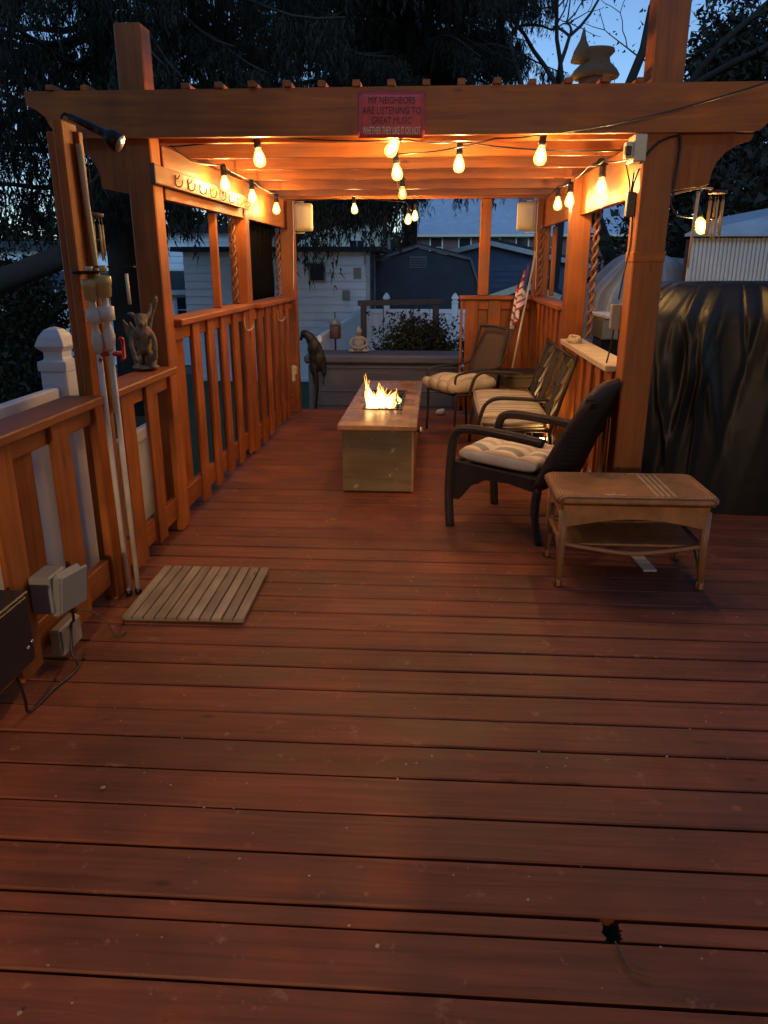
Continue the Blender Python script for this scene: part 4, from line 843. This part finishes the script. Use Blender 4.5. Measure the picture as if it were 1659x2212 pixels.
def window(par, x, y, z, wd, ht, nx=2, nz=2, trim=TRIM):
    wn_ = thing_part('window', par); box('pane', x-wd/2, x+wd/2, y-.012, y-.002, z-ht/2, z+ht/2, GLASS, wn_, 0)
    fw = min(.07, wd*.12)
    for a in ((x-wd/2-fw, x-wd/2, z-ht/2-fw, z+ht/2+fw), (x+wd/2, x+wd/2+fw, z-ht/2-fw, z+ht/2+fw), (x-wd/2, x+wd/2, z+ht/2, z+ht/2+fw), (x-wd/2, x+wd/2, z-ht/2-fw, z-ht/2)): box('window_frame', a[0], a[1], y-.05, y-.001, a[2], a[3], trim, wn_, .003)
    for k in range(1, nx): xx = x-wd/2+wd*k/nx; box('glazing_bar', xx-.012, xx+.012, y-.03, y-.0125, z-ht/2, z+ht/2, trim, wn_, 0)
    for k in range(1, nz): zz = z-ht/2+ht*k/nz; box('glazing_bar', x-wd/2, x+wd/2, y-.031, y-.0135, zz-.012, zz+.012, trim, wn_, 0)
def thing_part(name, par):
    o = bpy.data.objects.new(name, None); COL.objects.link(o); o.parent = par; return o
def clap(par, x0, x1, y, z0, z1, pitch, mat):
    n = int((z1-z0)/pitch); L = x1-x0
    me = prism([(-pitch, 0), (0, 0), (0, pitch), (-pitch, pitch)], 0, 1)
    bm = bmesh.new(); vs4 = [bm.verts.new(c) for c in ((0, -.034, 0), (L, -.034, 0), (L, -.004, pitch*1.04), (0, -.004, pitch*1.04), (0, 0, 0), (L, 0, 0))]
    bm.faces.new((vs4[0], vs4[1], vs4[2], vs4[3])); bm.faces.new((vs4[0], vs4[4], vs4[5], vs4[1])); me = me_from(bm); me.materials.append(mat)
    for k in range(n): obj('clapboard', me, None, par, (x0, y, z0+k*pitch))
t = thing('siding_house', 'pale blue looking clapboard outbuilding behind the left fence', 'house', (0, 0, 0))
box('wall', -5.5, -1.42, 17.2, 21, -1, 1.80, SID, t, 0); clap(t, -5.5, -1.42, 17.199, -.95, 1.8, .165, SID)
box('roof', -5.7, -1.14, 16.95, 21.2, 1.801, 1.90, SHING, t, .01); box('corner_trim', -1.48, -1.39, 17.10, 17.164, -1, 1.80, TRIM, t); box('downpipe', -1.38, -1.30, 17.05, 17.13, -1, 1.95, SHING, t)
window(t, -2.55, 17.17, 1.38, .30, .34, 1, 1, GREYPL)
for x, z, w_, h_ in ((-1.75, 1.25, .16, .22), (-1.52, 1.55, .14, .2), (-2.0, .8, .16, .2)): box('wall_plaque', x, x+w_, 17.12, 17.165, z, z+h_, GREYPL, t)
def gambrel(cx, y, sx, z): return [(cx + dx*sx, z + dz) for dx, dz in ((-1.30, 0), (-1.13, 1.36), (0, 1.86), (1.18, 1.44), (1.44, 0))]
t = thing('gambrel_shed', 'dark garden shed with a barn shaped roof behind the back fence', 'shed', (-.48, 19, -1))
out_ = [(-1.35, 0), (1.55, 0), (1.55, 1.85), (1.30, 2.62), (.08, 2.90), (-1.12, 2.52), (-1.35, 1.85)]
obj('wall', prism(out_, 0, 3.0), SHEDM, t); 
for a, b in (((1.62, 1.80), (1.32, 2.66)), ((1.32, 2.66), (.08, 2.95)), ((.08, 2.95), (-1.14, 2.57)), ((-1.14, 2.57), (-1.42, 1.80))):
    obj('roof_edge', bar_me((a[0], -.05, a[1]), (b[0], -.05, b[1]), .10, .06, .004), plain('shed_trim', (.13, .12, .12), .8) if 'shed_trim' not in bpy.data.materials else bpy.data.materials['shed_trim'], t)
    p = [(a[0], -.02, a[1]+.03), (b[0], -.02, b[1]+.03), (b[0], 3.1, b[1]+.03), (a[0], 3.1, a[1]+.03)]; o = obj('roof', pydata(p, [(0, 1, 2, 3)]), SHING, t); o.modifiers.new('t', 'SOLIDIFY').thickness = .04
vt = box('gable_vent', -.12, .28, -.03, -.001, 2.45, 2.72, bpy.data.materials['shed_trim'], t)
for k in range(4): box('louvre', -.10, .26, -.045, -.0315, 2.485+.055*k, 2.515+.055*k, SHEDM, t, .003)
for k in range(12): box('siding_batten', -1.28+.235*k, -1.25+.235*k, -.014, -.001, 0, 1.86, SHEDM, t, .003)
def gable_house(name, label, x0, x1, y0, y1, zb, ze, zr, wallm, roofm, wins=(), cl=None, ov=.3, trim=TRIM):
    t = thing(name, label, 'house'); xm = (x0+x1)/2
    obj('wall', prism([(x0, zb), (x1, zb), (x1, ze), (xm, zr), (x0, ze)], y0, y1), wallm, t)
    for s in (-1, 1):
        e = x0-ov if s < 0 else x1+ov; dz = (zr-ze)/((x1-x0)/2)*ov
        p = [(e, y0-ov, ze-dz+.04), (xm, y0-ov, zr+.04), (xm, y1+ov, zr+.04), (e, y1+ov, ze-dz+.04)]; o = obj('roof', pydata(p, [(0, 1, 2, 3)]), roofm, t); o.modifiers.new('t', 'SOLIDIFY').thickness = .12
        obj('fascia', bar_me((e, y0-ov-.02, ze-dz-.02), (xm, y0-ov-.02, zr-.02), .04, .16, 0), trim, t)
    for wd in wins: window(t, wd[0], y0-.002, wd[1], wd[2], wd[3], *(wd[4:] or (2, 2)))
    if cl: clap(t, x0, x1, y0-.001, zb, ze, cl, wallm)
    return t
gable_house('gable_house', 'dark blue neighbouring house with a shallow white edged gable', -1.4, 5.2, 29, 37, -1.5, 1.55, 2.28, SIDB, SHING, [(4.0, .6, .8, .9)], .2)
bk = thing('brick_house', 'distant brick house with white windows and a pale roof', 'house'); box('wall', -1.6, 13, 46, 54, -2, 3.1, BRICK, bk, 0)
for k in range(6): window(bk, .05+1.62*k, 45.99, 2.45, .62, 1.0, 1, 2, WHITE)
o = obj('roof', pydata([(-2.0, 45.6, 3.12), (13.4, 45.6, 3.12), (13.0, 51, 5.6), (-1.6, 51, 5.6)], [(0, 1, 2, 3)]), plain('pale_roof', (.42, .46, .52), .5, var=.1, scale=2), bk); o.modifiers.new('t', 'SOLIDIFY').thickness = .15; box('gutter', -2.0, 13.4, 45.5, 45.6, 3.0, 3.12, CREAM, bk); box('chimney', 5, 5.8, 49, 49.8, 4.4, 6.4, BRICK, bk)
bk = thing('distant_house', 'distant cream house glimpsed through the hanging branches', 'house'); box('wall', -7.5, -2.6, 40, 47, -2, 3.6, plain('cream_siding', (.48, .46, .36), .8), bk, 0); o = obj('roof', pydata([(-7.9, 39.6, 3.6), (-2.2, 39.6, 3.6), (-2.2, 43, 5.4), (-7.9, 43, 5.4)], [(0, 1, 2, 3)]), SHING, bk); o.modifiers.new('t', 'SOLIDIFY').thickness = .15
window(bk, -3.9, 39.99, 2.2, .7, .9); window(bk, -5.8, 39.99, 2.2, .7, .9)
gable_house('small_shed', 'small grey gabled shed seen left of the flag', 1.55, 3.1, 20.5, 22, -1, .78, 1.05, plain('grey_shed', (.16, .17, .18), .8), SHING, (), None, .12, CREAM)
t = thing('garage', 'white clapboard garage with a dark roof seen through the left opening', 'garage'); box('wall', -11.5, -4.3, 20, 25, -1, .95, SID, t, 0); clap(t, -11.5, -4.3, 19.999, -1, .94, .16, SID)
o = obj('roof', pydata([(-11.8, 19.7, .93), (-4.0, 19.7, .93), (-4.0, 22.5, 1.36), (-11.8, 22.5, 1.36)], [(0, 1, 2, 3)]), SHING, t); o.modifiers.new('t', 'SOLIDIFY').thickness = .10; box('fascia', -11.8, -4.0, 19.62, 19.69, .80, .92, TRIM, t)
window(t, -6.15, 19.97, .42, .95, .62, 4, 2); window(t, -8.4, 19.97, .42, .95, .62, 4, 2)
t = thing('white_house', 'white two storey house behind the garage in the left opening', 'house'); box('wall', -8.6, -5.2, 23.2, 30, -1, 2.42, SID, t, 0); clap(t, -8.6, -5.2, 23.199, 1.2, 2.42, .19, SID); box('roof_slab', -8.9, -4.9, 22.9, 30.3, 2.42, 2.62, SHING, t); box('wing_wall', -10.4, -8.61, 24, 28, -1, 1.95, SID, t, 0); box('wing_roof', -10.6, -8.45, 23.8, 28.2, 1.951, 2.05, SHING, t)
t = thing('white_house', 'white gabled house at the far left edge beyond the dark bush', 'house'); box('wall', -14.5, -10.6, 24, 30, -1, 1.95, SID, t, 0); box('porch_roof', -14.7, -10.4, 23.2, 24, .45, .60, TRIM, t); box('roof_slab', -14.9, -10.3, 23.6, 30.4, 1.951, 2.2, SHING, t); window(t, -12.1, 23.99, 1.15, .5, .6, 1, 2); box('porch_wall', -14.3, -10.7, 23.6, 23.9, -1, .44, SHEDM, t, 0)
# blue covered car and white picket gate in the left yard
t = thing('covered_car', 'car under a blue cover parked beyond the left yard', 'car', (-8.5, 14.4, -1), R(10)); BLUE = plain('blue_cover', (.02, .06, .24), .5)
v = []; f = []
pr_ = [(-2.0, .35), (-2.05, .75), (-1.3, .98), (-.7, 1.62), (.55, 1.66), (1.2, 1.1), (2.0, .9), (2.05, .35)]
for y_, s_ in ((-.85, .88), (-.75, 1), (0, 1.03), (.75, 1), (.85, .88)):
    for x, z in pr_: v.append((x*(.96 if abs(y_) > .8 else 1), y_, .35+(z-.35)*s_))
n = len(pr_)
for j in range(4):
    for i in range(n-1): a = j*n+i; f.append((a, a+1, a+n+1, a+n))
f += [tuple(range(n))[::-1], tuple(4*n+i for i in range(n))]; obj('car_cover', pydata(v, f, True), BLUE, t)
for x in (-1.3, 1.3):
    for y_ in (-.8, .8): w_ = obj('wheel', lathe([(.02, -.1), (.3, -.1), (.32, 0), (.3, .1), (.02, .1)], 16), BLACK, t, (x, y_, .32), (R(90), 0, 0))
t = thing('picket_gate', 'white picket gate glimpsed left of the narrow post', 'gate', (-4.9, 10.2, -1))
for k in range(9): box('picket', -.30+.085*k, -.255+.085*k, -.012, .012, .1, 1.72, VINYL, t, .004)
for z in (.4, 1.36, 1.55): box('gate_rail', -.32, .46, .0125, .04, z, z+.05, VINYL, t)
# tarp, cabinet and ribbed shed beyond the right railing
TARP = plain('grey_tarp', (.30, .32, .33), .35, var=.12, scale=4, bstr=.3)
t = thing('tarp_pile', 'grey tarp draped over patio furniture beyond the right railing', 'tarp', (2.25, 8.3, -1), R(6)); me = drape(.72, .5, 2.62, 5, 9, 240, 34, .3, .18, creases=60, camp=.06)
for v_ in me.vertices: v_.co.x *= 1 - .28*max(0, v_.co.z-1.6); v_.co.z += -.12*v_.co.x*max(0, v_.co.z-1.6)
obj('tarp', me, TARP, t); box('frame_table', -.5, .5, -.35, .35, 0, 1.3, GREYPL, t)
t = thing('utility_cabinet', 'dark cabinet with a white lid just outside the right railing', 'cabinet', (1.66, 6.75, -1)); box('body', -.26, .28, -.2, .2, 0, 1.95, BLACK, t, .01); box('shelf_band', -.27, .29, -.21, .21, 1.951, 2.12, GREYPL, t, .006); box('lid', -.28, .30, -.22, .22, 2.121, 2.155, VINYL, t, .008, (0, 0, R(6)))
RIB = plain('ribbed_white', (.62, .61, .55), .5, var=.06, scale=3)
t = thing('ribbed_shed', 'white ribbed panel shed with a pale sloping roof behind the covered grill', 'shed', (2.28, 7.4, -1))
n = 96; pit = .036; v = []; f = []
for k in range(n*4+1):
    ph = k % 4; y_ = (0, 0, -.02, -.02)[ph]; x = (k//4)*pit + (0, .012, .014, .034)[ph]
    v += [(x, y_, 0), (x, y_, 2.77)]
for k in range(n*4): f.append((2*k, 2*k+2, 2*k+3, 2*k+1))
o = obj('ribbed_wall', pydata(v, f), RIB, t); box('back_wall', 0, 3.45, .025, .10, 0, 2.76, SHEDM, t, 0)
o = obj('roof', pydata([(-.08, -.1, 2.80), (3.6, -.1, 2.80), (3.6, 1.6, 3.55), (.75, 1.6, 3.02)], [(0, 1, 2, 3)]), plain('pale_tarp', (.52, .56, .60), .5, var=.15, scale=5, bstr=.4), t); o.modifiers.new('t', 'SOLIDIFY').thickness = .02

# ------------------------------------------------------------ vegetation
def leaf_mat(name, c1, c2, rough=.7):
    m, nt, bs = newmat(name); mp = coords(nt, (1, 1, 1), False); n = noise(nt, mp, 2.5, 5, .7); r = ramp(nt, n.outputs[0], [(.3, c2), (.7, c1)]); nt.links.new(r.outputs[0], bs.inputs['Base Color']); bs.inputs['Roughness'].default_value = rough
    bs.inputs['Specular IOR Level'].default_value = .2; return m
NEED = leaf_mat('spruce_needles', (.016, .016, .008), (.006, .006, .004)); BARK = plain('bark', (.030, .021, .015), .9, var=.3, scale=20, bstr=.8); LEAF = leaf_mat('leaves', (.034, .035, .016), (.014, .016, .008)); EVER = leaf_mat('evergreen', (.036, .036, .026), (.015, .016, .011))
def tri_mesh(T):
    T = np.asarray(T, dtype=np.float32).reshape(-1, 3); n = len(T); me = bpy.data.meshes.new('foliage'); me.vertices.add(n); me.vertices.foreach_set('co', T.ravel())
    me.loops.add(n); me.loops.foreach_set('vertex_index', np.arange(n, dtype=np.int32)); me.polygons.add(n//3); me.polygons.foreach_set('loop_start', np.arange(0, n, 3, dtype=np.int32)); me.polygons.foreach_set('loop_total', np.full(n//3, 3, dtype=np.int32)); me.update(); return me
def hang_twigs(anchor, length, per=26, spread=.05, wd=.012, ln=.12):
    """needle sprays along twigs that hang from the anchors; returns triangles"""
    A = np.asarray(anchor); n = len(A); L = np.asarray(length)[:, None]
    s = RNG.random((n, per)); sway = RNG.normal(0, .13, (n, 1, 2)); base = A[:, None, :].repeat(per, 1).copy()
    base[:, :, 2] -= s*L; base[:, :, :2] += sway*(s*L)[..., None] + RNG.normal(0, spread, (n, per, 2))*(1.15-s)[..., None]
    B = base.reshape(-1, 3); m = len(B); d = np.stack([RNG.normal(0, .38, m), RNG.normal(0, .38, m), -np.ones(m)], 1); d /= np.linalg.norm(d, axis=1)[:, None]
    side = np.cross(d, RNG.normal(0, 1, (m, 3))); side /= np.linalg.norm(side, axis=1)[:, None]+1e-9
    l = ln*RNG.uniform(.6, 1.4, (m, 1)); w_ = wd*RNG.uniform(.6, 1.4, (m, 1))
    return np.stack([B - side*w_, B + side*w_, B + d*l], 1)
def spruce(label, base, H_, boughs, rt, limbs=()):
    t = thing('spruce_tree', label, 'tree', (base[0], base[1], -1)); zb = Vector((base[0], base[1], -1))
    obj('trunk', tube([(0, 0, 0), (.03, 0, H_*.35), (0, .05, H_*.7), (0, 0, H_)], [rt, rt*.8, rt*.45, .04], 12), BARK, t)
    tw = []; ln = []; parts = []
    for (z, ang, L, droop, tl, dens) in boughs:
        c, s = math.cos(ang), math.sin(ang); pts = []; nseg = 12
        for k in range(nseg+1):
            q = k/nseg; r_ = L*q; pts.append(Vector((c*r_ + .1*math.sin(q*7+z), s*r_ + .1*math.cos(q*6+z), z+1 - droop*q*q*1.3 + droop*.35*max(0, q-.6)**1.2*2 + .12*math.sin(q*9+z*3))))
        parts.append(tube_data(pts, [.055*(1-q/13)+.006 for q in range(nseg+1)], 6))
        na = int(L*dens)
        for k in range(na):
            q = RNG.uniform(.12, 1.0); i = min(nseg-1, int(q*nseg)); p = pts[i].lerp(pts[i+1], q*nseg-i); wv = .55*(1-.6*q)
            off = RNG.uniform(-wv, wv); tw.append((p.x - s*off, p.y + c*off, p.z - abs(off)*.25)); ln.append(tl*RNG.uniform(.35, 1.15))
    obj('branches', multi(parts), BARK, t)
    for l in limbs: obj('limb', tube(spline([Vector(p)-zb for p in l[0]], 5), l[1], 10), BARK, t)
    obj('crown', tri_mesh(hang_twigs(tw, ln)), NEED, t); return t
bA = []
for k in range(36):
    z = RNG.uniform(4.3, 8.0); bA.append((z, RNG.uniform(1.75, 5.35), RNG.uniform(3.6, 5.8)*(1.05-.05*z), RNG.uniform(.3, .9), RNG.uniform(.5, 1.0), 15))
for a, z, L, dr_, tl in ((-1.05, 4.1, 3.6, .5, .6), (-.6, 4.3, 3.6, .6, .6), (-1.6, 3.9, 4.0, .5, .6), (-2.4, 3.6, 4.6, .8, .8), (-3.0, 3.4, 5.0, .9, .9), (-1.25, 2.9, 2.6, .4, .5), (-2.9, 2.9, 3.4, .6, .9), (-.50, 3.6, 4.5, 1.15, .95), (-.44, 3.5, 4.2, 1.1, 1.0), (-.30, 3.6, 5.0, 1.05, .85), (-.27, 3.7, 5.2, 1.1, .8), (-.22, 3.9, 6.3, 1.0, .5), (-.9, 3.3, 3.2, .8, .8), (-1.3, 3.3, 3.4, .8, .8)): bA.append((z, a, L, dr_, tl, 40))
for k in range(20): bA.append((RNG.uniform(4.7, 7.6), RNG.uniform(-1.1, 1.3), RNG.uniform(2.8, 5.0), RNG.uniform(.3, .9), RNG.uniform(.5, .9), 24))
spruce('huge drooping spruce behind the left posts whose boughs hang over the pergola', (-5.25, 13.2), 15, bA, .30, [([(-9.5, 11.6, .3), (-6.6, 11.4, 1.25), (-5.0, 11.6, 1.9), (-5.2, 13.0, 2.6)], .17)])
bB = []
for k in range(118):
    z = RNG.uniform(4.9, 9.2); an_ = RNG.uniform(0, 2*PI); bB.append((z, an_, RNG.uniform(4.0, 7.0)*(.62 if math.cos(an_) > .45 else 1), RNG.uniform(.4, 1.0), RNG.uniform(.5, .9), 30))
for a, z, L, dr_, tl in ((-1.70, 4.7, 9.5, 1.5, 1.1), (-1.35, 4.8, 9.0, 1.3, .7), (-1.62, 4.9, 8.0, 1.4, 1.0), (-1.82, 4.5, 9.5, 1.5, 1.2), (-1.15, 5.2, 8.0, 1.3, .7), (-1.55, 4.2, 3.4, .9, .9), (-1.7, 4.2, 4.4, .9, 1.0)): bB.append((z, a, L, dr_, tl, 42))
spruce('second drooping spruce whose brown trunk rises behind the barn roofed shed', (-.72, 22.6), 17, bB, .22)
def bare_tree(label, base, H_, seed, leafy, depth=6):
    rg = random.Random(seed); parts = []; tips = []
    def grow(p, d, L, r_, lev):
        pts = [p]; q = p.copy(); dd = d.copy()
        for k in range(4): dd = (dd + Vector((rg.gauss(0, .16), rg.gauss(0, .16), rg.gauss(.04, .10)))).normalized(); q = q + dd*L/4; pts.append(q.copy())
        parts.append(tube_data(pts, [r_*(1-.09*k) for k in range(5)], 7 if lev < 3 else 4, False)); 
        if lev >= 2: tips.extend(pts[1:])
        if lev < depth:
            for k in range(rg.choice([2, 2, 3])): grow(q, (dd + Vector((rg.gauss(0, .5), rg.gauss(0, .5), rg.gauss(.1, .3)))).normalized(), L*rg.uniform(.62, .85), r_*.62, lev+1)
    t = thing('bare_tree', label, 'tree', (base[0], base[1], -1)); grow(Vector((0, 0, 0)), Vector((0, 0, 1)), H_*.33, .19, 0); obj('trunk', multi(parts), BARK, t)
    P_ = np.array([tuple(x) for x in tips]); P_ = P_[RNG.integers(0, len(P_), leafy)] + RNG.normal(0, .20, (leafy, 3)); T = np.stack([P_ + RNG.normal(0, .034, P_.shape) for _ in range(3)], 1); obj('crown', tri_mesh(T), LEAF, t)
bare_tree('nearly bare tree with forking branches behind the hat shaped birdhouse', (4.6, 17), 11.5, 5, 4200)
bare_tree('leafless tree against the sky left of the tall right post', (3.2, 22), 12, 21, 1500)
bare_tree('dark trunked tree just right of the tall right post', (6.6, 16), 14, 8, 14000)
def cloud(label, name, base, H_, rx, ry, n, mat, size, cat='tree', z0=.0, trunk=True):
    t = thing(name, label, cat, (base[0], base[1], -1))
    if trunk: obj('trunk', tube([(0, 0, 0), (0, 0, H_*.85)], [.15, .04], 8), BARK, t)
    K = max(12, n//260); cz = RNG.random(K); ca = RNG.uniform(0, 2*PI, K); pr2 = np.clip(np.minimum(1, (1-cz)*1.6+.12), .1, 1)*np.clip(.35+cz*4, .3, 1); cr_ = np.sqrt(RNG.uniform(.15, 1, K))
    C_ = np.stack([rx*pr2*cr_*np.cos(ca), ry*pr2*cr_*np.sin(ca), z0 + cz*(H_-z0)], 1); idx = RNG.integers(0, K, n); sg_ = np.array([rx*.20+.05, ry*.20+.05, H_*.045+.05])
    P_ = C_[idx] + RNG.normal(0, 1, (n, 3))*sg_; P_[:, 2] = np.maximum(P_[:, 2], .03); T = np.stack([P_ + RNG.normal(0, size, P_.shape) for _ in range(3)], 1)
    obj('crown', tri_mesh(T), mat, t); return t
cloud('tall dark evergreen behind the ribbed shed at the right edge', 'evergreen_tree', (7.2, 13.5), 9.5, 2.3, 2.0, 30000, EVER, .055)
cloud('dark evergreen rising behind the right front post', 'evergreen_tree', (5.1, 15.2), 6.3, 1.7, 1.5, 22000, EVER, .05)
cloud('lower evergreen behind the grey tarp pile', 'evergreen_tree', (3.9, 13.2), 4.3, 1.3, 1.2, 15000, EVER, .045)
cloud('evergreen filling the gap right of the wind chime', 'evergreen_tree', (5.0, 10.9), 5.4, 1.3, 1.3, 20000, EVER, .045)
cloud('large dark round bush beyond the white fence post at the left', 'bush', (-7.4, 13.3), 2.5, 1.3, 1.2, 16000, LEAF, .04, 'bush', 0, False)
cloud('dark leafy shrub behind the grey storage bench', 'shrub', (-.22, 10.0), 1.70, .78, .40, 20000, LEAF, .022, 'shrub', .0, False)
cloud('small shrub under the far right corner of the back fence', 'shrub', (.62, 13.5), 1.35, .5, .4, 5000, LEAF, .025, 'shrub', 0, False)
# a far wood along the horizon
n = 42000; x = RNG.uniform(-90, 90, n); h = 8.5 + 2.0*np.sin(x*.21) + 1.4*np.sin(x*.63+1); P_ = np.stack([x, 75 + RNG.uniform(0, 8, n), -1.5 + RNG.random(n)*h], 1); T = np.stack([P_ + RNG.normal(0, .35, P_.shape) for _ in range(3)], 1)
tag(obj('distant_woods', tri_mesh(T), LEAF), 'far dark wood along the horizon behind the houses', 'woods', kind='stuff')

# ------------------------------------------------------------ groups of like things
GROUPS = {'deck_railing': 'railings round the deck', 'string_lights': 'strands of bulbs on the pergola', 'spiral_hanger': 'wooden spirals hung on the posts', 'speaker': 'speakers on the back posts', 'pvc_pole': 'plastic poles on the narrow post', 'wind_chime': 'wind chimes at the beam ends', 'evergreen_tree': 'evergreens beyond the right railing', 'spruce_tree': 'drooping spruces behind the pergola', 'bare_tree': 'bare trees at the upper right', 'vinyl_fence': 'white vinyl fences of the yard', 'plastic_hook': 'hooks on the left railing', 'deck_spotlight': 'spotlights along the right railing', 'timber_slat': 'thin timber uprights', 'patio_door': 'doors of the house behind', 'white_house': 'white houses beyond the left yard', 'shrub': 'shrubs behind the deck', 'junction_box': 'junction boxes', 'hanging_lantern': 'small hanging lanterns'}
for o in bpy.data.objects:
    k = o.name.split('.')[0]
    if o.parent is None and k in GROUPS and o.get('category'): o['group'] = GROUPS[k]
